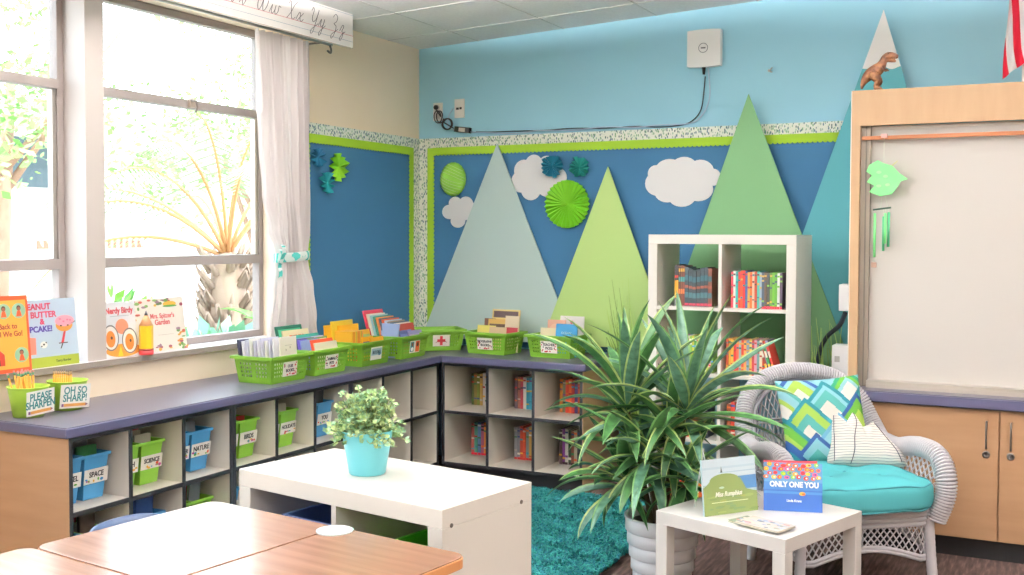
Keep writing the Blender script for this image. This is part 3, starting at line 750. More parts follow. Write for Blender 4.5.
# ================================================================ WHITEBOARD WALL UNIT
def wall_unit():
    X0, X1 = -.893, 2.3; F = 5.38
    t = thing('storage_wall_unit', 'light maple wall unit framing the whiteboard above long cabinets', 'wall unit', (0, 0, 0))
    MB().box(X0, X0+.04, F, YW-.09, .76, 2.185, M_MAPLE_L).box(X0-.004, X0, F+.0, YW-.09, .76, 2.185, mat('#efe6d8', .4, name='pale_lit_edge')).build('side_panel', t)  # pale edge banding, with its lit highlight put into the colour
    MB().box(X0+.04, X1, F, F+.02, 2.015, 2.185, M_MAPLE_L).build('fascia', t)
    MB().box(X0+.04, X1, F+.02, YW-.09, 2.165, 2.185, M_MAPLE_L).build('top_panel', t)
    M_B = mat('#c9c5bf', .3, name='whiteboard_enamel'); al = mat('#c5bfb6', .35, .5, name='aluminium_trim')
    b = MB().box(X0+.085, X1, F+.06, F+.075, .79, 2.015, M_B); b.build('whiteboard', t)
    s = MB(); s.box(X0+.04, X0+.085, F+.03, F+.075, .755, 2.015, mat('#8d8478', .4, .3, name='taupe_channel')).box(X0+.062, X0+.068, F+.026, F+.03, .76, 2.015, mat('#5f584e', .4))
    s.box(X0+.085, X1, F+.052, F+.06, 1.998, 2.015, al); s.build('track', t)
    MB().box(X0+.045, X1, F+.018, F+.034, 1.948, 1.966, mat('#a8683e', .5, name='copper_brown_rail')).build('hanging_rail', t)
    MB().box(X0+.085, X1, F-.005, F+.06, .757, .79, al).box(X0+.085, X1, F-.012, F-.005, .757, .775, al).build('marker_tray', t)
    # base cabinets
    B = 5.285
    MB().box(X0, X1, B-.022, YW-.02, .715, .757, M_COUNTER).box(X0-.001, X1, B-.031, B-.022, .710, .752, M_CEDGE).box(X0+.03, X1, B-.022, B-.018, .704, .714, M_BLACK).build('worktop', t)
    MB().box(X0+.01, X1, B+.02, YW-.02, .10, .703, M_MAPLE).build('carcass', t)
    MB().box(X0+.03, X1, B+.07, YW-.03, 0, .10, M_BLACK).build('plinth', t)
    edges = [X0+.012, -.214, .46, 1.13, 1.8]
    for i in range(4):
        d = MB().box(edges[i]+.003, edges[i+1]-.003, B, B+.019, .105, .70, M_MAPLE).build('door', t, bevel=.001)
        hx = edges[i+1]-.053 if i % 2 == 0 else edges[i]+.048
        h = MB(); hm = mat('#8f8b88', .3, .9, name='pull_metal')
        h.tube(smooth_pts([(hx, B, .648), (hx, B-.026, .643), (hx, B-.03, .60), (hx, B-.026, .535), (hx, B, .53)], 4), .0045, hm, 8)
        h.build('handle', d)
        k = MB(); k.lathe([(.017, 0), (.017, .004), (.011, .007), (.009, .004)], hm, 18, basis((hx, B, .498), (1, 0, 0), (0, 0, 1)))
        k.box(-.0015, .0015, -.007, .007, .006, .0105, mat('#3a3632', .5), basis((hx, B, .498), (1, 0, 0), (0, 0, 1))).build('lock', d)
wall_unit()
def switch_boxes():
    wm = mat('#f0eeee', .4, name='white_box_plastic')
    t = thing('switch_box', 'upper white switch box on the side of the maple wall unit', 'switch box', (-.93, 5.7, 1.17))
    MB().box(-.06, .032, -.05, .05, -.068, .068, wm).build('cover', t, bevel=.004)
    MB().box(-.066, -.06, -.015, .015, -.025, .025, mat('#dcdad6', .4)).build('switch', t)
    t = thing('outlet_box', 'lower white outlet box beside the maple wall unit', 'switch box', (-.96, 5.7, .84))
    MB().box(-.06, .062, -.055, .055, -.085, .085, wm).build('cover', t, bevel=.004)
    MB().box(-.045, -.02, -.058, -.055, .0, .03, mat('#b8b4ae', .4)).build('socket', t)
    o = MB().tube(smooth_pts([(-.965, 5.70, 1.09), (-1.0, 5.74, 1.02), (-1.08, 5.84, .95), (-1.13, 5.9, .86), (-1.145, 5.92, .72), (-1.15, 5.92, .4)], 6), .012, mat('#26303a', .5, name='cable_skin'), 8).build('power_cable')
    tag(o, 'thick dark cable drooping from the upper white switch box', 'cable')
switch_boxes()

def wind_chime():
    t = thing('wind_chime', 'green wind chime with a leafy butterfly hanging on the whiteboard rail', 'wind chime', (-.742, 5.375, 1.96))
    st = mat('#cfd8c8', .6, name='string'); g = mat('#7fe08a', .35, name='mint_glass'); gd = mat('#4bb07a', .35, name='jade_tube')
    MB().tube([(0, 0, 0), (0, -.004, -.14)], .0012, st, 5).tube([(0, 0, -.235), (-.012, 0, -.34)], .0012, st, 5).tube([(0, 0, -.235), (.02, 0, -.335)], .0012, st, 5).build('string', t)
    MB().box(-.014, .014, -.008, .008, -.006, .012, mat('#d7a7a0', .5, name='clip_plastic')).build('clip', t)
    b = MB(basis((0, -.004, -.19), (1, 0, 0), (0, 0, 1)))
    fish = [(-.05, .045), (-.02, .062), (.0, .05), (.03, .04), (.055, .012), (.085, -.012), (.06, -.02), (.045, -.048), (.03, -.068), (-.01, -.075), (-.05, -.058), (-.03, -.035), (-.058, -.02), (-.04, .005), (-.06, .02)]
    fish = [(x*1.3, z*1.25) for x, z in fish]; b.prism(fish, 0, .005, g)
    for (x, z) in ((-.02, .02), (.01, .0), (-.02, -.045), (.02, -.04)): b.ell(x, z, .012, .007, .005, .008, mat('#b5f0b0', .3), n=10)
    b.build('ornament', t)
    MB(basis((0, 0, 0), (1, 0, 0), (0, 0, 1))).prism([(.032, -.14), (.062, -.115), (.064, -.12), (.036, -.146)], 0, .003, mat('#c8c88a', .5)).build('antenna', t)
    MB().tube([(-.046, 0, -.348), (.036, 0, -.338)], .0045, mat('#3a5a4a', .4, name='bar_metal'), 8).build('cross_bar', t)
    for k, (x, y, za, zb) in enumerate(((-.037, 0, -.365, -.575), (.002, .008, -.38, -.545), (.012, -.008, -.365, -.51), (.026, 0, -.36, -.525))):
        MB().tube([(x, y, za), (x, y, zb)], .0062, gd if k % 2 else g, 10).tube([(x, y, -.345), (x, y, za)], .001, st, 5).build('chime_tube', t)
    MB().tube([(-.037, 0, -.575), (-.037, 0, -.6)], .001, st, 5).box(-.05, -.026, -.006, .006, -.625, -.6, mat('#a98a78', .5)).build('striker', t)
wind_chime()

# dinosaur
def dinosaur():
    t = thing('dinosaur_figurine', 'brown toy tyrannosaurus standing on top of the wall unit', 'toy dinosaur', (-.80, 5.42, 2.186), R(0))
    m, nt, b_ = nmat('dino_skin', .55, .4)
    n = N(nt, 'ShaderNodeTexNoise'); n.inputs['Scale'].default_value = 28; n.inputs['Detail'].default_value = 4
    nt.links.new(coords(nt), n.inputs['Vector'])
    nt.links.new(ramp(nt, n.outputs[0], [(.35, '#4a2d20'), (.5, '#7c4f35'), (.7, '#a87a52')]), b_.inputs['Base Color']); bump(nt, b_, n.outputs[0], .5, .004)
    q = MB()
    sp = [(-.056, .010, .005), (-.052, .03, .011), (-.040, .055, .020), (-.018, .078, .029), (.010, .095, .032), (.030, .114, .026), (.041, .135, .019), (.050, .152, .018), (.066, .161, .019), (.086, .160, .016), (.104, .156, .011), (.110, .155, .006)]
    P = smooth_pts([(x, 0, z) for x, z, r in sp], 4); Rr = [p[0] for p in smooth_pts([(r, 0, 0) for x, z, r in sp], 4)]
    q.tube(P, Rr, m, 16)
    q.tube([(.052, 0, .150), (.066, 0, .143), (.084, 0, .138), (.100, 0, .134)], [.014, .012, .009, .005], m, 12)
    for sg in (-1, 1):
        q.tube(smooth_pts([(.0, sg*.020, .082), (.010, sg*.027, .060), (.024, sg*.029, .042), (.012, sg*.029, .024), (.012, sg*.029, .010)], 3), [.020, .022, .023, .022, .020, .017, .014, .012, .010, .009, .009, .009, .009], m, 12)
        q.tube([(.006, sg*.029, .008), (.024, sg*.030, .008), (.042, sg*.032, .005)], [.009, .008, .004], m, 10)
        q.tube([(.036, sg*.020, .108), (.050, sg*.024, .094), (.062, sg*.022, .096), (.067, sg*.022, .092)], [.008, .006, .004, .003], m, 8)
    o = q.build('body', t)
    rm = o.modifiers.new('r', 'REMESH'); rm.mode = 'VOXEL'; rm.voxel_size = .0022; rm.use_smooth_shade = True
    sm = o.modifiers.new('sm', 'SMOOTH'); sm.iterations = 4
    for s in (-1, 1): MB().tube([(.066, s*.0145, .170), (.066, s*.018, .170)], .003, mat('#1a1410', .2), 8).build('eye', t)
    te = MB()
    for s in (-1, 1):
        for i in range(5): te.tube([(.078+i*.005, s*.009, .150), (.078+i*.005, s*.009, .144)], [.0012, .0003], mat('#e8dfc8', .4), 5)
    te.build('teeth', t)
    t.scale = (1.0, 1.0, 1.0)
dinosaur()

def flag():
    t = thing('american_flag', 'red and white striped flag hanging above the maple wall unit', 'flag', (-.085, 5.55, 2.225))
    red, wh = cloth('flag_red', '#c8283c', .2), cloth('flag_white', '#ece8e8', .2)
    def f(u, v):   # u across the gathered cloth, v down
        z = .60-.60*v*(1-.12*u)
        x = -.145+u*(.22+.03*v)+.012*math.sin(v*5)
        y = .018*math.sin(u*13+v*2)+.01*math.sin(u*29)
        if v > .8: z += (u)*(v-.8)*.55
        return (x, y, z)
    def mt(u, v):
        s = (u*7.5+ (1-v)*2.6+.15)
        return red if int(math.floor(s)) % 2 == 0 else wh
    b = MB(); b.grid(f, 150, 150, mt); b.build('cloth', t)
    g = mat('#b89a5a', .35, .7, name='brass_pole')
    MB().tube([(.12, .1, .60), (.10, .02, .35), (.09, -.01, .1)], .008, g, 10).build('pole', t)
    t2 = thing('white_box', 'small white holder on the wall unit under the flag', 'box', (-.125, 5.62, 2.1855))
    MB().box(-.035, .06, -.03, .03, 0, .10, mat('#e6e2dc', .5)).build('box', t2, bevel=.002)
    MB().box(-.037, .062, -.032, .032, .1002, .108, mat('#cfc6ba', .5)).build('lid', t2)
flag()

# ================================================================ ALPHABET STRIP, CURTAIN
def cursive(ch):
    """rough hand-written cursive strokes, unit x-height 1, baseline 0, cap height 2"""
    L = {
     'W': [[(0, 1.7), (.15, 1.95), (.3, 1.7), (.3, .6), (.55, .02), (.85, .5), (1.0, 1.6), (1.0, .6), (1.25, .02), (1.6, .6), (1.7, 1.5), (1.9, 1.8)]],
     'w': [[(0, .1), (.25, .95), (.25, .3), (.45, .02), (.7, .4), (.75, .95), (.75, .3), (.95, .02), (1.2, .4), (1.2, .95), (1.5, .85)]],
     'X': [[(0, 1.6), (.15, 1.9), (.35, 1.6), (.7, .3), (1.0, .02), (1.3, .3)], [(1.2, 1.9), (.85, 1.5), (.55, .7), (.1, .02)]],
     'x': [[(0, .1), (.3, .9), (.5, .8), (.6, .2), (.85, .02), (1.1, .3)], [(.95, .95), (.6, .5), (.2, .0)]],
     'Y': [[(0, 1.5), (.15, 1.9), (.35, 1.6), (.3, .8), (.55, .35), (.95, .8), (1.1, 1.8), (.95, .3), (.75, -.8), (.45, -.9), (.5, -.5), (1.0, -.05), (1.35, .3)]],
     'y': [[(0, .1), (.3, .9), (.3, .3), (.5, .05), (.75, .4), (.8, .95), (.7, 0), (.55, -.8), (.3, -.9), (.35, -.5), (.8, -.05), (1.1, .3)]],
     'Z': [[(0, 1.5), (.3, 1.9), (.7, 1.6), (.65, 1.1), (.3, .8), (.7, .6), (.75, .1), (.55, -.6), (.3, -.9), (.2, -.5), (.7, -.05), (1.1, .3)]],
     'z': [[(0, .2), (.3, .9), (.55, .7), (.35, .2), (.6, .1), (.6, -.4), (.4, -.85), (.2, -.7), (.5, -.1), (.95, .25)]],
     'V': [[(0, 1.6), (.15, 1.9), (.3, 1.6), (.35, .6), (.55, .02), (.8, .6), (.95, 1.6), (1.15, 1.85)]],
     'v': [[(0, .2), (.2, .95), (.35, .5), (.5, .02), (.75, .5), (.75, .95), (1.0, .85)]],
     'U': [[(0, 1.6), (.15, 1.9), (.3, 1.5), (.3, .4), (.6, .02), (1.0, .5), (1.05, 1.9), (1.05, .3), (1.25, .02), (1.45, .3)]],
     'u': [[(0, .1), (.25, .95), (.25, .3), (.5, .02), (.8, .4), (.8, .95), (.8, .3), (1.0, .02), (1.2, .3)]]}
    return L[ch]
def alphabet():
    X = -3.575; y1 = 5.045; y0 = -1.0
    z0 = lambda y: 2.535
    t = thing('alphabet_strip', 'long white handwriting strip of cursive letters above the window', 'alphabet strip', (X, 0, 0))
    pm = mat('#f6f2ee', .7, name='strip_card')
    MB().box(-.012, 0, y0, y1, 2.535, 2.728, pm).build('card', t)
    g = MB(); red = mat('#d8707a', .7, name='red_line'); bl = mat('#a8b4c0', .7, name='blue_line')
    for z, m in ((2.605, red), (2.572, bl), (2.72, bl)): g.box(0, .0006, y0, y1, z-.001, z+.001, m)
    g.box(0, .0006, y0, y1, 2.535, 2.538, mat('#c9b8a0', .7)); g.build('ruled_lines', t)
    ink = mat('#3a2c34', .7, name='ink'); s = MB(); sc = .054
    y = 4.975
    for a, b in (('Z', 'z'), ('Y', 'y'), ('X', 'x'), ('W', 'w'), ('V', 'v'), ('U', 'u')):
        wa = {'W': 1.9, 'U': 1.45}.get(a, 1.3); wb = {'w': 1.5}.get(b, 1.1)
        y -= wb*sc
        for st in cursive(b): s.tube(smooth_pts([(.001, y+p*sc+q*sc*.30, 2.605+q*sc*.92) for p, q in st], 4), .0013, ink, 5)
        y -= (wa+.15)*sc
        for st in cursive(a): s.tube(smooth_pts([(.001, y+p*sc+q*sc*.30, 2.605+q*sc*.92) for p, q in st], 4), .0013, ink, 5)
        y -= 1.0*sc
    s.build('lettering', t)
    # curtain rod behind the strip
    r = thing('curtain_rod', 'metal curtain rod with small end bracket behind the handwriting strip', 'curtain rod', (-3.66, 0, 2.55))
    MB().tube([(0, -1.0, 0), (0, 4.96, 0)], .009, M_STEEL, 10).build('rod', r)
    MB().tube(smooth_pts([(-.17, 4.93, .01), (-.02, 4.93, .01), (0.0, 4.95, -.015), (-.02, 4.98, -.04), (-.05, 4.99, -.025)], 5), .006, mat('#8a8680', .4, .6), 8).build('bracket', r)
alphabet()

def curtain():
    t = thing('curtain', 'white curtain gathered with a tie back at the window edge', 'curtain', (-3.68, 0, 0))
    m = cloth('white_curtain_cloth', '#e2dad8', .2)
    # keyframes z: (left y, right y, pleat amp, depth offset)
    K = [(2.535, 4.325, 4.775, .020), (2.2, 4.34, 4.77, .022), (1.97, 4.355, 4.765, .024), (1.7, 4.385, 4.76, .024), (1.5, 4.44, 4.755, .02), (1.40, 4.49, 4.75, .012), (1.365, 4.50, 4.748, .009), (1.32, 4.49, 4.75, .012), (1.2, 4.46, 4.78, .02), (1.0, 4.43, 4.82, .026), (.925, 4.42, 4.84, .028)]
    K = K[::-1]
    def key(z):
        for a, b in zip(K, K[1:]):
            if a[0] <= z <= b[0]+1e-6:
                s = (z-a[0])/(b[0]-a[0]); s = s*s*(3-2*s); return [a[i]+(b[i]-a[i])*s for i in range(4)]
        return list(K[-1])
    def f(u, v):
        z = .925+(2.535-.925)*v; _, a, b, am = key(z)
        uu = u+ (.025*math.sin(u*9)); w = (uu)
        lower = max(0, (1.365-z)/.44)
        y = a+(b-a)*max(0, min(1, w))+.006*math.sin(u*50+z*4)
        ph = u*2*PI*9
        am *= 1.35; x = am*math.sin(ph+.6*math.sin(z*3))+.3*am*math.sin(ph*2.3+z*5)
        # lining sweeps flat on the window side
        if u < .35 and z < 2.1: x *= .35+.65*u/.35
        y -= (0 if u > .5 else .0)
        return (x+.04*lower*(1-lower)*.5, y, z)
    MB().grid(f, 220, 70, m).build('cloth', t)
    tb = MB(); pm, nt, b_ = nmat('teal_chevron_ribbon', .8, .2)
    wv = N(nt, 'ShaderNodeTexWave'); wv.inputs['Scale'].default_value = 22; wv.inputs['Distortion'].default_value = 3
    nt.links.new(coords(nt), wv.inputs['Vector']); nt.links.new(ramp(nt, wv.outputs[0], [(.4, '#5fc8c0'), (.55, '#eef6f2')]), b_.inputs['Base Color'])
    ring = []
    for i in range(40):
        a = 2*PI*i/40; ring.append((.034*math.cos(a)*1.1, 4.625+.145*math.sin(a), 1.365))
    def rb(u, v):
        i = int(u*40) % 40; x, y, z = ring[i]; k = 1+.12*math.sin(v*PI)
        return (x*k*1.0, 4.625+(y-4.625)*1.02, z-.026+.05*v+.006*math.sin(u*2*PI))
    tb.grid(rb, 40, 5, pm, closeu=True)
    tb.build('tie_back', t)
    def loop(u, v):
        a = u*2*PI; return (.01+.012*math.cos(a), 4.49+.018*math.sin(a)-.01*v, 1.44-.18*v+.01*math.sin(a))
    k = MB(); k.grid(lambda u, v: (.035+.01*math.sin(v*9), 4.475+.03*u+.012*math.sin(v*5), 1.405-.15*v), 4, 14, pm); k.grid(lambda u, v: (.038-.012*math.sin(v*7), 4.50+.03*u-.02*v, 1.42-.10*v+.05*math.sin(v*3)), 4, 14, pm)
    k.build('ribbon_tail', t)
curtain()

# ================================================================ PERFORATED GREEN BASKETS
def basket(loc, rz, label, art, flip=False):
    t = thing('book_basket', label, 'basket', loc, rz, 'green perforated baskets on the worktop')
    W, D, h = .32, .255, .132; w, d = .258, .20
    b = MB()
    def wall(p0, p1, q0, q1, n):     # bottom edge p0->p1, top edge q0->q1
        nu, nv = n*2+7, 13
        def f(u, v):
            a = Vector(p0).lerp(Vector(p1), u); c = Vector(q0).lerp(Vector(q1), u); return tuple(a.lerp(c, v))
        def skip(i, j):
            if j not in (3, 5, 7, 9): return False
            k = i-3
            if k < 0 or k >= 2*n+1: return False
            return k % 2 == 0 and (k//2 < 4 or k//2 > n-4)
        b.grid(f, nu, nv, M_BIN, smooth=False, skip=skip)
    B = [(-w/2, -d/2, .002), (w/2, -d/2, .002), (w/2, d/2, .002), (-w/2, d/2, .002)]
    T = [(-W/2+.012, -D/2+.012, h), (W/2-.012, -D/2+.012, h), (W/2-.012, D/2-.012, h), (-W/2+.012, D/2-.012, h)]
    for i, n in enumerate((13, 8, 13, 8)):
        j = (i+1) % 4; wall(B[i], B[j], T[i], T[j], n)
    b.add(B, [(3, 2, 1, 0)], M_BIN)
    b.build('basket_body', t, solid=.003)
    # rim with raised ends (handles dip)
    r = MB()
    def rim(u, v):
        return None
    def q(x, y, z): return (x, y, z)
    segs = 10
    out = []
    for (a, c) in ((T[0], T[1]), (T[1], T[2]), (T[2], T[3]), (T[3], T[0])):
        for k in range(segs):
            p = Vector(a).lerp(Vector(c), k/segs)
            out.append(p)
    n = len(out); vs = []
    for p in out:
        o = Vector((p.x*(W/2+.002)/(W/2-.012), p.y*(D/2+.002)/(D/2-.012), p.z))
        side = abs(p.x) > W/2-.02
        dz = .007*(1-(p.y/(D/2))**2)*0 if side else 0
        vs += [(p.x, p.y, h-.003), (p.x, p.y, h+.002), (o.x, o.y, h+.002+dz), (o.x, o.y, h-.012)]
    fs = [(4*i+k, 4*((i+1) % n)+k, 4*((i+1) % n)+k+1, 4*i+k+1) for i in range(n) for k in range(3)]
    r.add(vs, fs, M_BIN); r.build('rim', t, solid=.0025)
    # label card
    sl = math.atan2((D/2-.012)-d/2, h); zc = .068
    yy = -(d/2+((D/2-.012)-d/2)*zc/h)-.004
    M = basis((0.0, yy, zc), (1, 0, 0), (0, -math.sin(sl), math.cos(sl))); c = MB(M)
    c.prism([(-.054, -.038), (.054, -.038), (.054, .034), (-.054, .034)], 0, .0015, M_PAPER)
    art(c); c.build('label_card', t)
    return t
ink = mat('#2a2a34', .7, name='ink'); redm = mat('#c8283a', .7, name='red_print')
def art_words(l1, l2, seed, c2='#c8283a'):
    def a(c):
        rnd = random.Random(seed); z = Matrix.Translation((0, .012, .002))
        c.text(l1, .021, ink, Matrix.Translation((0, .012, .002)), bold=.0006, sx=.9)
        c.text(l2, .021, ink, Matrix.Translation((0, -.010, .002)), bold=.0006, sx=.9)
        for i in range(12):
            s = rnd.choice((-1, 1)); c.ell(s*rnd.uniform(.036, .049), rnd.uniform(-.03, .028), .004, .004, .0015, .0022, mat(rnd.choice((c2, '#2a3a5a', '#8a3a5a', c2)), .7), n=8)
        for i in range(5): c.ell(rnd.uniform(-.03, .03), rnd.uniform(-.033, -.024), .006, .004, .0015, .0022, mat(c2, .7), n=8)
    return a
def art_cross(c):
    c.box(-.0085, .0085, -.031, .027, .0015, .0024, redm); c.box(-.026, .026, -.011, .007, .0015, .0024, redm)
    c.tube([(-.036, -.014, .003), (-.02, -.004, .004), (.02, -.004, .004), (.036, -.014, .003)], .0016, mat('#8a3a3a', .6), 5)
def art_photo(c):
    c.box(-.05, -.012, -.03, .028, .0015, .002, mat('#3d8a9c', .6)); c.ell(-.03, .012, .010, .012, .002, .0026, mat('#8a5a3c', .6)); c.ell(-.03, -.015, .014, .012, .002, .0026, mat('#ffffff', .6))
    c.box(.008, .05, -.034, .03, .0015, .002, mat('#e4582a', .6)); c.ell(.028, .010, .011, .013, .002, .0026, mat('#5a3a2a', .6)); c.ell(.028, -.018, .016, .014, .002, .0026, mat('#e0703a', .6))
def art_blue(c):
    c.box(-.05, .05, -.012, .026, .0015, .002, mat('#a8c4d4', .6))
    c.text('BOOKS', .026, mat('#4a5a6a', .7), Matrix.Translation((0, .004, .0025)), bold=.0005, sx=.9)
    c.ell(.03, -.004, .014, .012, .002, .0024, mat('#5a8aa8', .6))
BK = [((-3.495, 4.235, CT), R(90), 'green basket of white folders nearest the window books', art_words('OUR', 'BOOKS', 1)),
      ((-3.50, 4.585, CT), R(90), 'green basket of picture books, second along the window worktop', art_words('ANIMALS', 'PETS', 2)),
      ((-3.51, 5.015, CT), R(90), 'green basket of yellow magazines, third along the window worktop', art_blue),
      ((-3.51, 5.42, CT), R(90), 'green basket with orange photo label before the corner', art_photo),
      ((-3.52, 5.885, CT), R(44), 'empty green basket with red cross label in the corner', art_cross),
      ((-3.10, 5.875, CT), R(-4), 'green basket of yellow books right of the red cross basket', art_words('BIOGRAPHY', 'BOOKS', 4)),
      ((-2.675, 5.885, CT), R(-3), 'green basket with blue book nearest the end of the worktop', art_words('TEACHER', 'PICKS', 5))]
for a in BK: basket(*a)

def flat_cover(M, w, h, th, col, label, group=None, art=None, name='book', cat='book', pages_part=False, spine=None):
    """book standing with front cover facing +n of M; M origin bottom-left of the cover, x right, y up, z out"""
    b = MB(M); m = mat(col, .35, name='book_cover')
    b.box(0, w, 0, h, -.002, 0, m).box(0, w, 0, h, -th, -th+.002, m).box(0, .003, 0, h, -th+.002, -.002, mat(spine, .4) if spine else m)
    pg = (.003, w-.004, .003, h-.003, -th+.002, -.002)
    if not pages_part:
        b.box(*pg, M_PAGES)
        if art: art(b, w, h)
        o = b.build(name); tag(o, label, cat, group); return o
    if art: art(b, w, h)
    o = b.build(name); tag(o, label, cat, group)
    MB(M).box(*pg, M_PAGES).build('pages', o)
    return o
def L(z=.0004): return z
# books inside baskets: given in the basket's frame
def bframe(i): (loc, rz, _, _) = BK[i]; return Matrix.Translation(loc) @ Matrix.Rotation(rz, 4, 'Z')
def stand(i, x, y, z, w, h, th, col, face, tilt, label, art=None, spine=None, turn=0):
    """face: 'f' cover toward basket front (-y), 's' cover toward local -x"""
    F = bframe(i) @ Matrix.Translation((x, y, z)) @ Matrix.Rotation(turn, 4, 'Z')
    if face == 'f': B = F @ Matrix.Rotation(tilt, 4, 'X') @ basis((-w/2, 0, 0), (1, 0, 0), (0, 0, 1))
    else: B = F @ Matrix.Rotation(-tilt, 4, 'Y') @ basis((0, w/2, 0), (0, -1, 0), (0, 0, 1))
    flat_cover(B, w, h, th, col, label, 'books in the green baskets', art, spine=spine)
def band(c, a0, a1, txt=None, tc='#333333'):
    def f(b, w, h):
        b.box(w*.06, w*.94, h*a0, h*a1, 0, .0006, mat(c, .5))
        if txt: b.text(txt, h*.11, mat(tc, .6), Matrix.Translation((w/2, h*(a0+a1)/2, .001)), bold=.0005, sx=.8)
    return f
# basket 1: folders fanned, seen edge-on, faces toward -x local (toward camera side)
stand(0, -.048, .086, .006, .13, .205, .012, '#3b3a52', 'f', R(-9), 'dark slate binder at the back of the folder basket')
for k in range(9):
    c = ['#e8e6ee', '#cfcde0', '#f0eee8', '#c4c0d4'][k % 4]
    stand(0, -.042+k*.009, .070-k*.0150, .006, .13, .198+.006*(k % 3), .008, c, 'f', R(-8+k*.5), '%s folder, %s from the back of the first basket' % (['white', 'pale violet', 'cream', 'grey'][k % 4], ORD[k] if k else 'first'))
def art_sketch(b, w, h):
    for (x, y) in ((.3, .4), (.6, .75), (.55, .3), (.35, .7)): b.ell(w*x, h*y, w*.03, h*.03, 0, .0006, mat('#b0a49c', .7), n=8)
    b.box(w*.3, w*.7, h*.8, h*.81, 0, .0006, mat('#b8b0a8', .7))
stand(0, .050, -.074, .006, .13, .212, .006, '#ece4da', 'f', R(-4), 'cream folder with sketches facing the room in the first basket', art_sketch)
# basket 2
def art_green(b, w, h): b.box(w*.07, w*.93, h*.07, h*.93, 0, .0006, mat('#4fae86', .5)); b.box(w*.15, w*.85, h*.55, h*.85, .0006, .001, mat('#7cc49a', .5))
def art_orange(b, w, h): b.text('FRIENDS', h*.14, mat('#e2562c', .5), Matrix.Translation((w/2, h*.82, .001)), bold=.002, sx=.95); b.ell(w*.3, h*.55, w*.06, h*.09, 0, .0006, mat('#3a2c2c', .6))
stand(1, -.10, .03, .006, .21, .255, .010, '#1f5a48', 'f', R(-14), 'dark green framed picture book at back of the second basket', art_green)
stand(1, -.075, .01, .006, .21, .232, .010, '#e9d9b0', 'f', R(-14), 'cream picture book with orange title in the second basket', art_orange)
stand(1, -.01, -.005, .006, .22, .205, .010, '#2f9a8c', 'f', R(-16), 'teal picture book in the middle of the second basket', band('#7a9aa0', .1, .7))
stand(1, .02, -.02, .006, .2, .19, .009, '#b8a8c8', 'f', R(-16), 'lilac picture book in the second basket', band('#d8cce0', .2, .8))
for k in range(4): stand(1, -.075+k*.010, -.02-k*.010, .006, .16, .19-k*.004, .007, ['#7a8ab0', '#3a3c5a', '#6a5ab8', '#8898c8'][k], 'f', R(-14), ['slate blue', 'dark navy', 'violet', 'light blue'][k]+' book edge at the near side of the second basket')
stand(1, .03, -.04, .006, .17, .185, .008, '#6a8a4a', 'f', R(-14), 'olive green book in the second basket', band('#e6dcc8', .7, .95))
stand(1, .045, -.055, .006, .19, .175, .008, '#e0502c', 'f', R(-14), 'orange red book near front of the second basket', band('#f08050', .6, .9))
stand(1, .05, -.075, .006, .19, .16, .008, '#efe4cc', 'f', R(-14), 'cream white book at front of the second basket', band('#dccbb0', .2, .35))
# basket 3: yellow magazines
for k in range(9):
    c = ['#f0b83a', '#e8963a', '#f0c040', '#d8c04a', '#f0a83a', '#e2884a', '#f0b43a', '#c8b040', '#ec9c50'][k]
    spine_b = bframe(2) @ Matrix.Translation((-.115+k*.0118, -.035, .006))
    b = MB(); b.box(-.005, .005, 0, .12, 0, .185, mat(c, .5)); b.box(-.0046, .0046, -.0006, 0, .02, .05, mat('#d85a3a', .5))
    o = b.build('magazine'); o.matrix_world = spine_b; tag(o, 'thin %s magazine spine, %s in the third basket' % (cname(c), ORD[k] + (' from left' if k else '')), 'magazine', 'magazines in the third basket')
stand(2, -.10, .09, .006, .17, .22, .01, '#f0b030', 'f', R(-4), 'golden yellow book upright at back left of the third basket')
stand(2, -.03, .075, .006, .2, .24, .01, '#e8c83a', 'f', R(-6), 'tall yellow book with a green strip in the third basket', band('#b8c848', .3, .6))
stand(2, .0, .055, .006, .19, .215, .01, '#f0b42c', 'f', R(-6), 'yellow framed magazine behind the row in the third basket', band('#5a4a3a', .55, .75))
stand(2, .045, .01, .006, .1, .18, .008, '#e8c040', 'f', R(-10), 'mustard magazine with green picture in the third basket', band('#5a8a5a', .3, .85))
stand(2, .085, -.01, .006, .1, .185, .008, '#f0b83a', 'f', R(-12), 'yellow magazine with white flower picture in the third basket', band('#9ab068', .3, .85))
stand(2, .02, -.06, .006, .11, .15, .008, '#f0ae2a', 'f', R(-8), 'yellow framed magazine with grey blue photo at basket front', band('#5a6a8a', .3, .82))
stand(2, .075, -.085, .006, .13, .145, .008, '#f0a82a', 'f', R(-8), 'yellow framed magazine with red photo at basket front', band('#b83a4a', .35, .82))
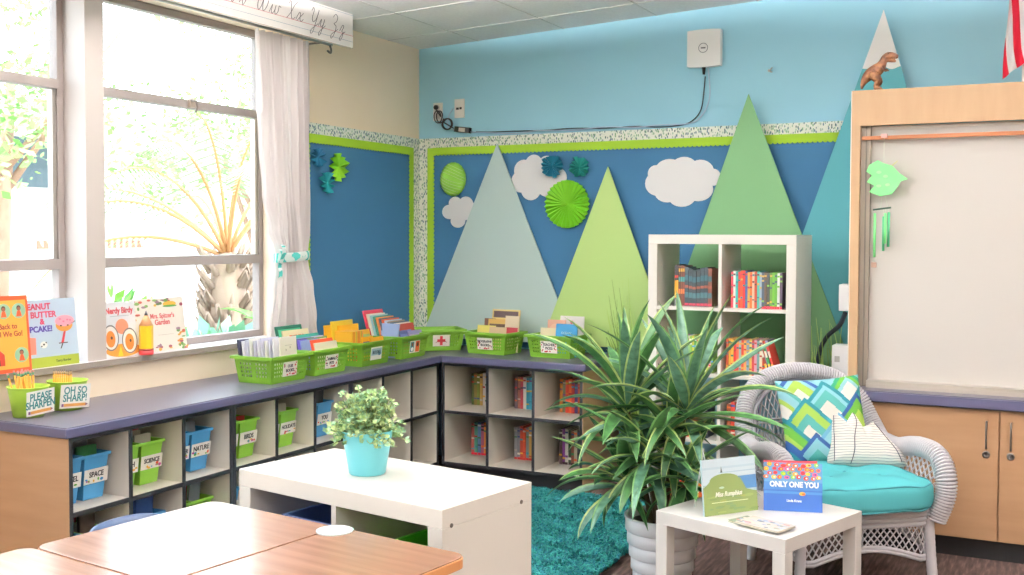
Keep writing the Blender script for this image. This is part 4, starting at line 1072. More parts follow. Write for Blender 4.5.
# basket 4
stand(3, -.135, .04, .006, .2, .205, .009, '#8a9cc0', 's', R(-14), 'blue grey book leaning at the near end of the fourth basket')
def art_five(b, w, h): b.box(w*.08, w*.92, h*.62, h*.92, 0, .0006, mat('#e8dcc4', .5)); b.text('STEG', h*.13, mat('#3a3a3a', .6), Matrix.Translation((w*.45, h*.77, .001)), bold=.0008, sx=.9)
stand(3, -.055, .07, .006, .2, .285, .010, '#c8344e', 'f', R(-16), 'tallest crimson framed book in the fourth basket', art_five)
cs = ['#e8e4d8', '#9ac0c8', '#3a8a7a', '#e08a48', '#4a5a6a', '#d8582c', '#a8bcd0', '#8a7a6a', '#3a4a5a', '#eadfd4', '#a83a2c']
for k in range(11):
    ar = {1: band('#c88a5a', .75, .9), 3: band('#e2642c', .75, .95), 6: band('#88a8c8', .6, .9), 9: band('#e8c8c0', .4, .7)}.get(k)
    stand(3, -.05+k*.011, .055-k*.0115, .006, .18, .262-k*.0065, .008, cs[k], 'f', R(-16), '%s book, %s from the back of the fourth basket stack' % (cname(cs[k]), 'first' if k == 0 else ORD[k]), ar)
stand(3, .035, -.05, .006, .13, .155, .008, '#6a7ab0', 'f', R(-10), 'periwinkle book at front of the fourth basket', band('#8a9ad0', .3, .85))
stand(3, .10, -.075, .006, .15, .15, .008, '#8a88b8', 'f', R(-10), 'mauve book at front right of the fourth basket', band('#b8a8c8', .3, .85))
# basket 6
def art_bk(b, w, h): b.box(w*.05, w*.95, h*.80, h*.96, 0, .0006, mat('#4a3a38', .5)); b.text('MUSIC', h*.12, mat('#6a5a4a', .6), Matrix.Translation((w*.5, h*.68, .001)), bold=.0006)
stand(5, .02, .07, .006, .20, .26, .010, '#e8cf86', 'f', R(-8), 'tallest straw yellow book at back of the sixth basket', art_bk)
stand(5, .0, .045, .006, .18, .2, .010, '#d8b060', 'f', R(-8), 'gold book with dark photo in the sixth basket', band('#5a4436', .55, .85))
stand(5, .09, .035, .006, .10, .225, .009, '#e0d0b0', 'f', R(-8), 'beige book with red dot at right of the sixth basket', band('#b8444a', .5, .68))
stand(5, -.055, -.03, .006, .13, .165, .008, '#efdf7a', 'f', R(-8), 'pale yellow small book at front left of the sixth basket', band('#e8c84a', .5, .7))
stand(5, .04, -.05, .006, .12, .16, .008, '#d8bb94', 'f', R(-8), 'tan small book at front of the sixth basket', band('#c8a878', .3, .7))
stand(5, -.09, .07, .006, .08, .2, .008, '#5a3a2c', 'f', R(-6), 'dark brown book at back left of the sixth basket')
# basket 7
stand(6, .05, .07, .006, .16, .235, .010, '#efe8e4', 'f', R(-6), 'white book with red swirl at back of the last basket', lambda b, w, h: (b.ell(w*.5, h*.84, w*.07, w*.07, 0, .0006, mat('#d8606a', .5), n=14), b.box(w*.15, w*.85, h*.7, h*.73, 0, .0006, mat('#c8b0b0', .6))))
stand(6, -.045, .05, .006, .12, .21, .010, '#e0a890', 'f', R(-6), 'peach photo book at the left of the last basket', lambda b, w, h: (b.ell(w*.5, h*.75, w*.35, h*.14, 0, .0006, mat('#e8bca0', .6)),))
stand(6, -.04, -.02, .006, .15, .165, .010, '#ead9b4', 'f', R(-6), 'cream animal book at front left of the last basket', band('#d8b47a', .3, .55))
stand(6, .065, -.035, .006, .14, .195, .012, '#2f8fc4', 'f', R(-8), 'bright blue book at front of the last basket', lambda b, w, h: (b.text('OCEAN', h*.1, mat('#cfe8f0', .5), Matrix.Translation((w*.5, h*.72, .001))), b.box(w*.2, w*.8, h*.52, h*.56, 0, .0006, mat('#7fc0dc', .5))), spine='#5a3a3a')

# ================================================================ WINDOW SILL BOOKS
SZ = .9155
def sill_frame(y, tilt=-6, x=-3.845, turn=0):
    return Matrix.Translation((x, y, SZ)) @ Matrix.Rotation(R(turn), 4, 'Z') @ basis((0, 0, 0), (0, 1, 0), (0, 0, 1)) @ Matrix.Rotation(R(tilt), 4, 'X')
def art_school(b, w, h):
    o = mat('#e0562c', .5, name='orange_print'); y = mat('#f0a848', .5, name='amber_print'); g = mat('#8fb89a', .5, name='sage_print'); sk = mat('#8a5238', .6, name='skin_print'); k = mat('#2c2220', .6, name='dark_print')
    b.box(.0, w, 0, h, 0, .0004, o); b.box(w*.05, w*.95, h*.05, h*.94, .0004, .0008, y)
    for (cx, cy) in ((.48, .80), (.80, .80), (.3, .2), (.80, .22), (.16, .8)): b.ell(w*cx, h*cy, w*.15, h*.10, .0008, .0012, g, n=20)
    for (cx, cy) in ((.48, .80), (.80, .80), (.80, .22), (.16, .8)):
        b.ell(w*cx, h*(cy+.035), w*.045, h*.035, .0012, .0016, k, n=14); b.ell(w*cx, h*(cy+.025), w*.035, h*.028, .0016, .002, sk, n=14)
        b.prism([(w*(cx-.06), h*(cy-.075)), (w*(cx+.06), h*(cy-.075)), (w*(cx+.03), h*cy), (w*(cx-.03), h*cy)], .0012, .0017, o)
    b.prism([(w*.16, h*.1), (w*.44, h*.1), (w*.44, h*.24), (w*.3, h*.33), (w*.16, h*.24)], .0012, .0017, mat('#b83a2c', .5)); b.box(w*.26, w*.34, h*.1, h*.18, .0017, .002, k)
    b.box(w*.285, w*.315, h*.31, h*.36, .0012, .0017, k)
    t = mat('#8a3a2c', .5)
    b.text("It's Back to", h*.10, t, Matrix.Translation((w*.46, h*.60, .0014)), bold=.0006, sx=.9)
    b.text('School We Go!', h*.098, t, Matrix.Translation((w*.46, h*.50, .0014)), bold=.0006, sx=.9)
flat_cover(sill_frame(2.845, -5, -3.80), .225, .315, .010, '#d9552c', 'orange picture book about going back to school, nearest on the sill', 'picture books on the window sill', art_school, name='picture_book', pages_part=True)
def art_cup(b, w, h):
    b.box(0, w, 0, h*.15, 0, .0005, mat('#9aa83a', .5)); r = mat('#b83a5a', .5); u = mat('#4a3a8a', .5)
    b.text('PEANUT', h*.125, r, Matrix.Translation((w*.33, h*.89, .0006)), bold=.0012); b.text('BUTTER', h*.125, r, Matrix.Translation((w*.43, h*.77, .0006)), bold=.0012); b.text('&', h*.12, r, Matrix.Translation((w*.40, h*.67, .0006)), bold=.0012)
    b.text('CUPCAKE!', h*.12, u, Matrix.Translation((w*.29, h*.56, .0006)), bold=.0012)
    b.text('Terry Border', h*.05, mat('#4a5a1c', .5), Matrix.Translation((w*.72, h*.075, .0008)), bold=.0006)
    b.ell(w*.78, h*.60, w*.15, h*.10, .0, .0005, mat('#c98a3c', .5)); b.ell(w*.79, h*.66, w*.17, h*.085, .0005, .001, mat('#e8a0b0', .5))
    for q in (-.08, -.02, .05, .1): b.ell(w*(.79+q), h*(.67+.02*math.sin(q*60)), w*.02, h*.014, .001, .0014, mat('#d86a8a', .5), n=8)
    b.ell(w*.72, h*.59, w*.02, h*.012, .001, .0014, mat('#2a2020', .5), n=10); b.ell(w*.84, h*.59, w*.02, h*.012, .001, .0014, mat('#2a2020', .5), n=10)
    b.prism([(w*.76, h*.50), (w*.80, h*.51), (w*.75, h*.34), (w*.70, h*.33)], .0005, .001, mat('#b8323c', .5)); b.box(w*.66, w*.82, h*.325, h*.34, .0005, .001, mat('#4a3a3c', .5))
    b.prism([(w*.9, h*.60), (w*.98, h*.635), (w*.97, h*.65), (w*.88, h*.615)], .0005, .001, mat('#3a3036', .5)); b.prism([(w*.72, h*.33), (w*.74, h*.33), (w*.70, h*.25), (w*.68, h*.25)], .0005, .001, mat('#3a3036', .5))
    b.ell(w*.40, h*.33, w*.062, h*.05, .0, .0005, mat('#e8e8e4', .5)); b.ell(w*.40, h*.335, w*.02, h*.016, .0005, .001, mat('#2a2a2a', .5), n=5); b.ell(w*.36, h*.31, w*.014, h*.012, .0005, .001, mat('#2a2a2a', .5), n=5); b.ell(w*.44, h*.36, w*.014, h*.012, .0005, .001, mat('#2a2a2a', .5), n=5)
    b.prism([(w*.1, h*.2), (w*.26, h*.2), (w*.27, h*.44), (w*.12, h*.46)], 0, .0005, mat('#e88a7a', .5))
flat_cover(sill_frame(3.045, -6, -3.83, 0), .295, .29, .010, '#b8cbdc', 'pale blue picture book with a cupcake figure on the window sill', 'picture books on the window sill', art_cup, name='picture_book', pages_part=True)
def art_bird(b, w, h):
    b.box(0, w, 0, h, 0, .0003, mat('#dfe3e6', .45)); b.text('Nerdy Birdy', h*.15, mat('#b8444c', .5), Matrix.Translation((w*.5, h*.84, .0006)), bold=.0013, sx=.85)
    b.box(w*.2, w*.8, h*.74, h*.75, .0003, .0006, mat('#a8b4b8', .5))
    o = mat('#e0823c', .5); k = mat('#6a6a6c', .5)
    b.ell(w*.55, h*.55, w*.2, h*.14, .0003, .0006, mat('#e09070', .5)); b.ell(w*.55, h*.12, w*.55, h*.12, .0003, .0006, mat('#d8923c', .5))
    for cx, cy in ((.18, .36), (.76, .28)):
        b.ell(w*cx, h*cy, w*.245, h*.235, .0006, .0009, k, n=26); b.ell(w*cx, h*cy, w*.215, h*.21, .0009, .0012, mat('#ece8e0', .4), n=26)
        b.ell(w*(cx-.01), h*(cy-.02), w*.14, h*.15, .0012, .0015, o, n=20); b.ell(w*(cx+.02), h*(cy), w*.035, h*.03, .0015, .0018, mat('#2a2a2a', .4), n=12)
    b.prism([(w*.36, h*.02), (w*.52, h*.02), (w*.46, h*.2)], .0006, .0010, mat('#f0c030', .5))
flat_cover(sill_frame(3.505, -6, -3.845, 0), .19, .255, .012, '#dfe3e6', 'pale picture book with large round glasses on the window sill', 'picture books on the window sill', art_bird, name='picture_book', pages_part=True)
def art_garden(b, w, h):
    rnd = random.Random(5); t = mat('#d0686a', .5)
    b.text("Mrs. Spitzer's", h*.125, t, Matrix.Translation((w*.56, h*.66, .0006)), bold=.0008, sx=.9); b.text('Garden', h*.14, t, Matrix.Translation((w*.55, h*.54, .0006)), bold=.001, sx=.9)
    cols = ['#6f9a5a', '#8ab06a', '#d89a4a', '#c86a5a', '#a85a6a', '#5a7a4a', '#e0b050', '#9a7a8a']
    for i in range(70):
        s = i % 4; e = rnd.random()
        x, y = [(e, rnd.uniform(.84, .98)), (e, rnd.uniform(.02, .16)), (rnd.uniform(.02, .22), e), (rnd.uniform(.84, .98), e*.5)][s]
        b.ell(w*x, h*y, w*rnd.uniform(.02, .05), h*rnd.uniform(.012, .035), 0, .0005+.00002*i, mat(rnd.choice(cols), .5, name='flower_print'), n=9, a0=rnd.random()*3)
    b.ell(w*.72, h*.88, w*.13, h*.05, .0005, .002, mat('#e8b84a', .5)); b.ell(w*.72, h*.84, w*.14, h*.02, .0015, .0025, mat('#5a9a4a', .5))
    b.box(w*.45, w*.75, h*.3, h*.305, 0, .0006, mat('#b8a8a0', .5))
flat_cover(sill_frame(3.705, -7, -3.87, 0), .335, .258, .010, '#f0eadf', 'cream picture book with a flower border beside the yellow pencil', 'picture books on the window sill', art_garden, name='picture_book', pages_part=True)
def big_pencil():
    t = thing('pencil_figure', 'oversized yellow wooden pencil standing between the sill books', 'ornament', (-3.815, 3.715, SZ))
    r = .032
    MB().lathe([(r, .03), (r, .135), (r, .138)], mat('#f0c828', .35, name='yellow_gloss'), 8, smooth=False).build('barrel', t)
    MB().lathe([(r, .1385), (.009, .185)], mat('#e0a878', .5, name='bare_wood'), 20).build('tip', t)
    MB().lathe([(.009, .1855), (.001, .208)], mat('#2a2a2e', .4, name='graphite'), 14).build('lead', t)
    MB().lathe([(r+.001, .0205), (r+.001, .0295)], mat('#8a3a2c', .35, .3, name='ferrule'), 24).build('ferrule', t)
    MB().lathe([(r-.003, 0), (r+.001, .004), (r+.001, .02)], mat('#e04a4c', .5, name='red_eraser'), 24).build('eraser', t)
big_pencil()

# ================================================================ PENCIL CUPS
def cup(loc, turn, label, l1, l2, cardtilt):
    t = thing('pencil_cup', label, 'cup', loc, 0, 'lime pencil cups')
    m = mat('#a9d24a', .4, name='lime_cup_metal')
    MB().lathe([(.058, 0), (.076, .108), (.078, .116), (.082, .118), (.082, .121), (.074, .121), (.056, .004), (0, .004)], m, 36).build('cup_body', t)
    M = Matrix.Rotation(turn, 4, 'Z') @ basis((0, -.0765, .062), (1, 0, 0), (0, -.13, 1)) @ Matrix.Rotation(cardtilt, 4, 'Z')
    c = MB(M); c.prism([(-.062, -.05), (.062, -.05), (.062, .05), (-.062, .05)], 0, .0015, M_PAPER)
    tk = mat('#2f7f80', .6, name='teal_print')
    c.text(l1, .043, tk, Matrix.Translation((0, .024, .002)), bold=.0008, sx=.72); c.text(l2, .043, tk, Matrix.Translation((0, -.008, .002)), bold=.0008, sx=.72)
    c.box(-.045, .045, -.042, -.030, .0015, .0022, mat('#e0a458', .6)); c.box(-.054, -.046, -.042, -.030, .0015, .0022, mat('#8a5a8a', .6)); c.prism([(.045, -.042), (.045, -.03), (.056, -.036)], .0015, .0022, mat('#8a5a6a', .6))
    c.build('label_card', t)
cup((-3.675, 2.95, CT), R(86), 'lime cup of fanned out pencils with PLEASE SHARPEN card', 'PLEASE', 'SHARPEN', R(4))
cup((-3.68, 3.145, CT), R(72), 'lime cup of upright pencils with OH SO SHARP! card', 'OH SO', 'SHARP!', R(-2))
def pencil(p, az, tilt, Lg, tip, label, col='#f0a838'):
    b = MB(); r = .0038
    b.tube([(0, 0, 0), (0, 0, Lg-.02)], r, mat(col, .4, name='pencil_paint'), 6)
    if tip: b.tube([(0, 0, Lg-.02), (0, 0, Lg-.006)], [r, .0016], mat('#e0b888', .6, name='bare_wood'), 6).tube([(0, 0, Lg-.006), (0, 0, Lg)], [.0016, .0004], mat('#2a2a2e', .4, name='graphite'), 6)
    else: b.tube([(0, 0, Lg-.02), (0, 0, Lg-.008)], r*1.05, mat('#5a8a6a', .3, .6, name='green_ferrule'), 8).tube([(0, 0, Lg-.008), (0, 0, Lg)], r, mat('#d88a8a', .6, name='pink_eraser'), 8)
    o = b.build('pencil'); o.matrix_world = Matrix.Translation(p) @ Matrix.Rotation(az, 4, 'Z') @ Matrix.Rotation(tilt, 4, 'X')
    tag(o, label, 'pencil', 'yellow pencils in the cups')
rnd = random.Random(3)
for k in range(16):
    a = k*2.4; rr = .012+.028*((k*7) % 5)/5; px, py = rr*math.cos(a), rr*math.sin(a)
    lean = Vector((-.1-.7*rnd.random(), -.75+1.0*rnd.random(), 1.9)); 
    ax = math.atan2(-lean.x, lean.y)+PI; ti = math.atan2(math.hypot(lean.x, lean.y), lean.z)
    pencil((-3.675+px, 2.95+py, CT+.006), math.atan2(lean.y, lean.x)+PI/2, ti*.55, .172+.01*rnd.random(), False, 'yellow pencil with green ferrule in the PLEASE SHARPEN cup')
for k in range(9):
    pencil((-3.725+.0085*k, 3.112+.0045*k, CT+.006), R(25), R(-3+.7*k), .155+.006*rnd.random(), True, 'yellow pencil, point down, standing in the OH SO SHARP! cup')

# ================================================================ LOW WHITE CUBE UNIT (front)
UA = Vector((-2.154, 2.457, 0)); ud = (Vector((-1.383, 2.327, 0))-UA); UR = math.atan2(ud.y, ud.x)
def cube_unit():
    t = thing('cube_unit', 'low white four-cube unit standing behind the wooden desks', 'shelf unit', tuple(UA), UR)
    W, H, D, T, th = .79, .79, .39, .05, .018; c = (W-2*T-th)/2
    MB().box(0, W, 0, D, H-T, H, M_WHITE).build('top_panel', t, bevel=.0015)
    MB().box(0, W, 0, D, 0, T, M_WHITE).build('bottom_panel', t, bevel=.0015)
    MB().box(0, T, 0, D, T, H-T-.0005, M_WHITE).build('side_panel', t, bevel=.0015)
    s = MB().box(W-T, W, 0, D, T, H-T-.0005, M_WHITE).build('side_panel', t, bevel=.0015)
    k = mat('#6a6660', .4, .6, name='screw_metal')
    for y in (.035, D-.05): MB().ell(0, 0, .006, .006, 0, .0015, k, basis((W, y, H-T/2-.022), (0, 1, 0), (0, 0, 1)), 12).build('screw', s)
    MB().box(T+c, T+c+th, .003, D, T, H-T, M_WHITE).build('centre_divider', t)
    for x in (T, T+c+th): MB().box(x, x+c, .003, D, H/2-th/2, H/2+th/2, M_WHITE).build('shelf', t)
    MB().box(T, W-T, D-.006, D-.002, T, H-T, mat('#b9bcb4', .6, name='grey_back_sheet')).build('back_panel', t)
    return t
cube_unit()
UM = Matrix.Translation(UA) @ Matrix.Rotation(UR, 4, 'Z')
def unit_box(x, y, z, w, d, h, col, label):
    p = UM @ Vector((x, y, z)); t = thing('storage_bin', label, 'storage bin', tuple(p), UR, 'bins in the low white unit')
    b = MB(); m = mat(col, .4, name='bin_plastic')
    b.box(-w/2, w/2, -d/2, d/2, 0, .004, m)
    for (a0, a1, c0, c1) in ((-w/2, w/2, -d/2, -d/2+.004), (-w/2, w/2, d/2-.004, d/2), (-w/2, -w/2+.004, -d/2, d/2), (w/2-.004, w/2, -d/2, d/2)): b.box(a0, a1, c0, c1, 0, h, m)
    b.build('tub', t); MB().box(-w/2-.006, w/2+.006, -d/2-.006, -d/2, h-.015, h, m).box(-w/2-.006, w/2+.006, d/2, d/2+.006, h-.015, h, m).box(-w/2-.006, -w/2, -d/2, d/2, h-.015, h, m).box(w/2, w/2+.006, -d/2, d/2, h-.015, h, m).build('rim', t)
unit_box(.275, .17, .4045, .22, .28, .27, '#5a78b0', 'blue plastic bin inside the upper left cube of the low white unit')
unit_box(.625, .20, .4045, .19, .26, .24, '#5fd435', 'vivid green plastic bin inside the upper right cube of the low white unit')

def planter():
    t = thing('potted_plant', 'leafy faux plant in a turquoise pot on the low white unit', 'potted plant', (-1.783, 2.585, .7905))
    MB().lathe([(.050, 0), (.053, .003), (.0745, .125), (.0755, .128), (.0725, .128), (.068, .112), (0, .112)], mat('#6cc4d0', .38, name='turquoise_pot'), 48).build('pot', t)
    MB().lathe([(.068, .113), (0, .116)], mat('#3a2f28', .9, name='soil'), 24).build('soil', t)
    rnd = random.Random(11); b = MB(); gs = ['#8fb58a', '#a9c88c', '#7fa783', '#bcd394', '#98bd96', '#c9d9a0']; st = mat('#8a9a5a', .7, name='stem')
    ms = [mat(g, .6, name='soft_leaf') for g in gs]
    s = MB()
    for i in range(190):
        az = rnd.uniform(0, 2*PI); el = rnd.uniform(-.05, 1.5); Lg = rnd.uniform(.06, .095)*(1+.25*math.sin(max(0, el)))
        d = Vector((math.cos(az)*math.cos(el), math.sin(az)*math.cos(el), math.sin(el)))
        p0 = Vector((rnd.uniform(-.03, .03), rnd.uniform(-.03, .03), .112)); pts = []
        for k in range(5):
            q = k/4; pts.append(p0+d*Lg*q*Vector((1.0, 1.0, 1.0)).length/1.732+Vector((0, 0, .02*q-.035*q*q*(1-math.sin(el)))))
        s.tube([tuple(p) for p in pts], .0012, st, 4)
        for k in range(2, 5):
            for j in range(5):
                a = rnd.uniform(0, 2*PI); e = rnd.uniform(-.4, 1.2); n = Vector((math.cos(a)*math.cos(e), math.sin(a)*math.cos(e), math.sin(e)))
                base = pts[k]; ln = rnd.uniform(.012, .021); wd = ln*.42; side = n.cross(Vector((rnd.uniform(-1, 1), rnd.uniform(-1, 1), 1))).normalized()
                mid = base+n*ln*.55; tip = base+n*ln; up = side.cross(n)*ln*.12
                b.add([tuple(base), tuple(mid+side*wd+up), tuple(tip), tuple(mid-side*wd+up)], [(0, 1, 2), (0, 2, 3)], rnd.choice(ms))
    s.build('stems', t); b.build('foliage', t)
planter()

# ================================================================ DESKS
def rounded(x0, x1, y0, y1, r, n=6):
    pts = []
    for (cx, cy, a) in ((x1-r, y1-r, 0), (x0+r, y1-r, PI/2), (x0+r, y0+r, PI), (x1-r, y0+r, 3*PI/2)):
        for i in range(n+1): t = a+i*PI/2/n; pts.append((cx+r*math.cos(t), cy+r*math.sin(t)))
    return pts
def desk(loc, rz, W, D, label, H=.745):
    t = thing('student_desk', label, 'desk', loc, rz, 'wooden topped student desks')
    b = MB(); b.prism(rounded(0, W, -D, 0, .035), H-.028, H-.004, mat('#c48a58', .35, name='desk_edge')); b.prism(rounded(.002, W-.002, -D+.002, -.002, .034), H-.004, H, M_DESK)
    b.build('desktop', t, bevel=.004)
    bk = mat('#1d1e22', .5, name='black_desk_plastic')
    MB().box(.05, W-.05, -D+.05, -.05, H-.15, H-.03, bk).build('book_box', t, bevel=.006)
    for x in (.06, W-.06):
        for y in (-D+.07, -.07): MB().tube([(x, y, H-.03), (x, y, .0)], .013, mat('#8a8d92', .3, .8, name='desk_steel'), 10).build('leg', t)
    return t
DR = R(-7.5)
DM = lambda x, y: Vector((-2.085, 2.275, 0))+Matrix.Rotation(DR, 3, 'Z') @ Vector((x, y, 0))
desk(tuple(DM(0, 0)), DR, .475, .545, 'wooden topped desk in front of the left half of the white unit')
desk(tuple(DM(.478, 0)), DR, .41, .60, 'wooden topped desk at right holding the round white coaster')
desk(tuple(DM(-.008, -.548)), DR, .483, .60, 'wooden topped desk at bottom left corner of the photo')
desk(tuple(DM(.478, -.603)), DR, .41, .60, 'wooden topped desk nearest the camera')
def coaster():
    o = MB(basis((-1.597, 2.172, .7455), (1, 0, 0), (0, 1, 0))).ell(0, 0, .046, .046, 0, .003, mat('#cdd6d6', .4, name='coaster_card'), n=36)
    o.ell(.022, .02, .02, .016, .003, .0034, mat('#a9d9c4', .5), n=16); o.ell(-.012, -.008, .02, .009, .003, .0034, mat('#c9b9dc', .5), n=16)
    o = o.build('coaster'); tag(o, 'round white sticker with pale mint and lilac art on the desk', 'coaster')
coaster()
def student_chair(loc, rz, label):
    t = thing('student_chair', label, 'chair', loc, rz, 'blue plastic student chairs')
    m = mat('#3c5274', .4, name='blue_shell_plastic'); stl = mat('#a8abb0', .25, .9, name='chrome_tube')
    def f(u, v):   # back shell, curved
        x = (u-.5)*.40*(1-.18*max(0, v-.6)/.4*abs(2*u-1)); z = .44+.27*v-(.045*abs(2*u-1)**4*v)
        y = .17+.05*v-.10*(2*u-1)**2*(.6+.4*v)
        return (x, y, z)
    MB().grid(f, 24, 12, m).build('backrest', t, solid=.008)
    def g(u, v): x = (u-.5)*.40; y = -.2+.38*v; return (x, y, .43+.02*(2*u-1)**2-.03*max(0, .2-v)+.02*v)
    MB().grid(g, 14, 14, m).build('seat', t, solid=.008)
    for sx in (-1, 1):
        for y0, y1 in ((-.12, -.2), (.12, .22)): MB().tube([(sx*.12, y0, .425), (sx*.17, y1*.95, .3), (sx*.2, y1, 0)], .011, stl, 10).build('leg', t)
student_chair((-2.06, 2.09, 0), R(88), 'blue plastic chair tucked behind the left wooden desk')

# ================================================================ RUG
def rug():
    t = thing('shag_rug', 'teal shag rug on the floor before the corner cubbies', 'rug', (0, 0, 0))
    base = [(-3.2, 3.35), (-1.775, 3.35), (-1.77, 5.53), (-3.2, 5.53)]
    MB().prism(base, .001, .012, mat('#1f6f72', .95, name='rug_backing')).build('backing', t)
    rnd = random.Random(2); ms = [mat(c, .8, name='teal_yarn') for c in ('#238884', '#207a80', '#289488', '#176a72', '#369e94', '#1f8090')]; b = MB()
    for i in range(62000):
        x = rnd.uniform(-3.2, -1.745); y = rnd.uniform(3.35, 5.54)
        cl = math.sin(x*23+math.sin(y*17)*2)+math.sin(y*29+x*9)
        az = rnd.gauss(cl*1.3, .9); ln = rnd.uniform(.03, .05); w = .0035
        dx, dy = math.cos(az), math.sin(az); z0 = .012; lean = rnd.uniform(.25, 1.0)
        nx, ny = -dy*w, dx*w
        h1 = ln*.55; 
        b.add([(x-nx, y-ny, z0), (x+nx, y+ny, z0), (x+dx*ln*.35*lean+nx, y+dy*ln*.35*lean+ny, z0+h1), (x+dx*ln*.35*lean-nx, y+dy*ln*.35*lean-ny, z0+h1), (x+dx*ln*lean, y+dy*ln*lean, z0+ln*.75*(1.15-.6*lean))],
              [(0, 1, 2, 3), (3, 2, 4)], ms[i % 6])
    o = b.build('shag_pile', t); o['kind'] = 'stuff'
rug()

# ================================================================ SIDE TABLE AND ITS BOOKS
LA, LB = Vector((-1.329, 3.828, 0)), Vector((-.795, 3.654, 0)); LR = math.atan2(LB.y-LA.y, LB.x-LA.x)
def side_table():
    t = thing('side_table', 'small square white side table in front of the wicker chair', 'table', tuple(LA), LR)
    W, T = .55, .05
    m = mat('#dad8d4', .3, name='white_foil')
    MB().box(0, W, 0, W, .40, .45, m).build('table_top', t, bevel=.0015)
    for x in (0, W-T):
        for y in (0, W-T): MB().box(x, x+T, y, y+T, 0, .3995, m).build('leg', t, bevel=.0015)
side_table()
TZ = .4505
def art_hill(b, w, h):
    sky = mat('#c9dbe4', .45); b.box(0, w, h*.55, h, 0, .0003, sky); b.box(w*.55, w, h*.42, h*.66, .0003, .0005, mat('#4f7fae', .45))
    b.box(0, w, h*.82, h*.86, .0003, .0004, mat('#b8d0dc', .45)); b.box(w*.3, w, h*.74, h*.76, .0003, .0004, mat('#aac4d4', .45))
    pts = [(0, 0), (w, 0), (w, h*.36), (w*.92, h*.38), (w*.80, h*.42), (w*.74, h*.55), (w*.68, h*.66)]
    for i in range(12): a = i/11*PI; pts.append((w*(.40+.28*math.cos(a)), h*(.60+.13*math.sin(a))))
    pts += [(w*.06, h*.54), (0, h*.50)]
    b.prism(pts, .0005, .0008, mat('#7b8d52', .5)); rnd = random.Random(8)
    for i in range(26):
        x = rnd.uniform(.05, .95); b.ell(w*x, h*rnd.uniform(.04, .34), w*rnd.uniform(.04, .1), h*rnd.uniform(.01, .03), .0008, .0009+.00001*i, mat(rnd.choice(['#6c8248', '#8a9c5c', '#94984c', '#6c865a']), .5, name='hill_print'), n=10)
    wm = mat('#f2f2e8', .5)
    b.text('Miss Rumphius', h*.12, wm, Matrix.Translation((w*.46, h*.36, .0013)), bold=.0006, sx=.82, shear=.3); b.box(w*.14, w*.82, h*.215, h*.228, .0011, .0014, mat('#d8dcb8', .5))
    b.prism([(w*.33, h*.75), (w*.37, h*.75), (w*.36, h*.80), (w*.35, h*.86), (w*.34, h*.80)], .0008, .0012, mat('#3a4a4a', .5))
    b.ell(w*.34, h*.48, w*.05, h*.02, .0009, .0013, mat('#b9cfc4', .5), n=10)
Mr = basis((-1.137, 3.819, TZ), (.149, .192, 0), (0, 0, 1)) @ Matrix.Rotation(R(-7), 4, 'X') 
flat_cover(Mr, .243, .205, .010, '#a8c0c8', 'hillside picture book standing at left on the white side table', 'picture books on the side table', art_hill, name='picture_book', pages_part=True)
def art_fish(b, w, h):
    b.box(0, w, 0, h, 0, .0003, mat('#345fa6', .4)); b.box(0, w, h*.44, h*.6, .0003, .0005, mat('#4478b4', .4)); b.box(0, w, h*.6, h, .0003, .0005, mat('#5c94c0', .4)); b.box(0, w, h*.36, h*.41, .0003, .0005, mat('#4c84b8', .4))
    rnd = random.Random(21); cols = ['#e0402c', '#e8602c', '#f0a030', '#d8344a', '#e0703a', '#8ac03a', '#e05a8a', '#c83030', '#f0c850']
    for j in range(4):
        for i in range(9):
            x = w*(.05+.112*i+rnd.uniform(-.02, .02)+(.05 if j % 2 else 0)); y = h*(.70+.085*j+rnd.uniform(-.015, .015))
            if x > w*.96: continue
            c = rnd.choice(cols); rx, ry = w*rnd.uniform(.038, .052), h*rnd.uniform(.034, .046)
            b.ell(x, y, rx, ry, .0005, .0010+.00002*(i+9*j), mat(c, .45, name='stone_print'), n=14)
            b.ell(x+rx*.2, y, rx*.4, ry*.45, .0015, .0021, mat(rnd.choice(['#f8f0e0', '#f0c030', '#3a3a8a', '#ffffff', '#c82a2a']), .45, name='stone_dot'), n=10)
    wm = mat('#f8f8f8', .4)
    b.text('ONLY ONE YOU', h*.155, wm, Matrix.Translation((w*.52, h*.55, .0012)), bold=.0012, sx=.86)
    b.ell(w*.66, h*.37, w*.055, h*.04, .0005, .001, mat('#e8b84a', .4), n=16); b.ell(w*.68, h*.36, w*.03, h*.025, .001, .0014, mat('#e0703a', .4), n=12)
    b.text('Linda Kranz', h*.07, wm, Matrix.Translation((w*.52, h*.22, .0008)), bold=.0004, sx=.9)
Mo = basis((-.968, 4.016, TZ), (.205, .062, 0), (0, 0, 1)) @ Matrix.Rotation(R(-9), 4, 'X')
flat_cover(Mo, .215, .180, .011, '#345fa6', 'blue picture book with a school of painted stones titled Only One You', 'picture books on the side table', art_fish, name='picture_book', pages_part=True, spine='#c8404c')
def art_red(b, w, h): b.box(w*.05, w*.95, h*.05, h*.95, 0, .0004, mat('#c8a0a0', .5))
Mo2 = basis((-.970, 4.040, TZ), (.205, .080, 0), (0, 0, 1)) @ Matrix.Rotation(R(-12), 4, 'X')
flat_cover(Mo2, .20, .182, .006, '#c03a4a', 'red picture book mostly hidden behind the blue one on the side table', 'picture books on the side table', art_red, name='picture_book')
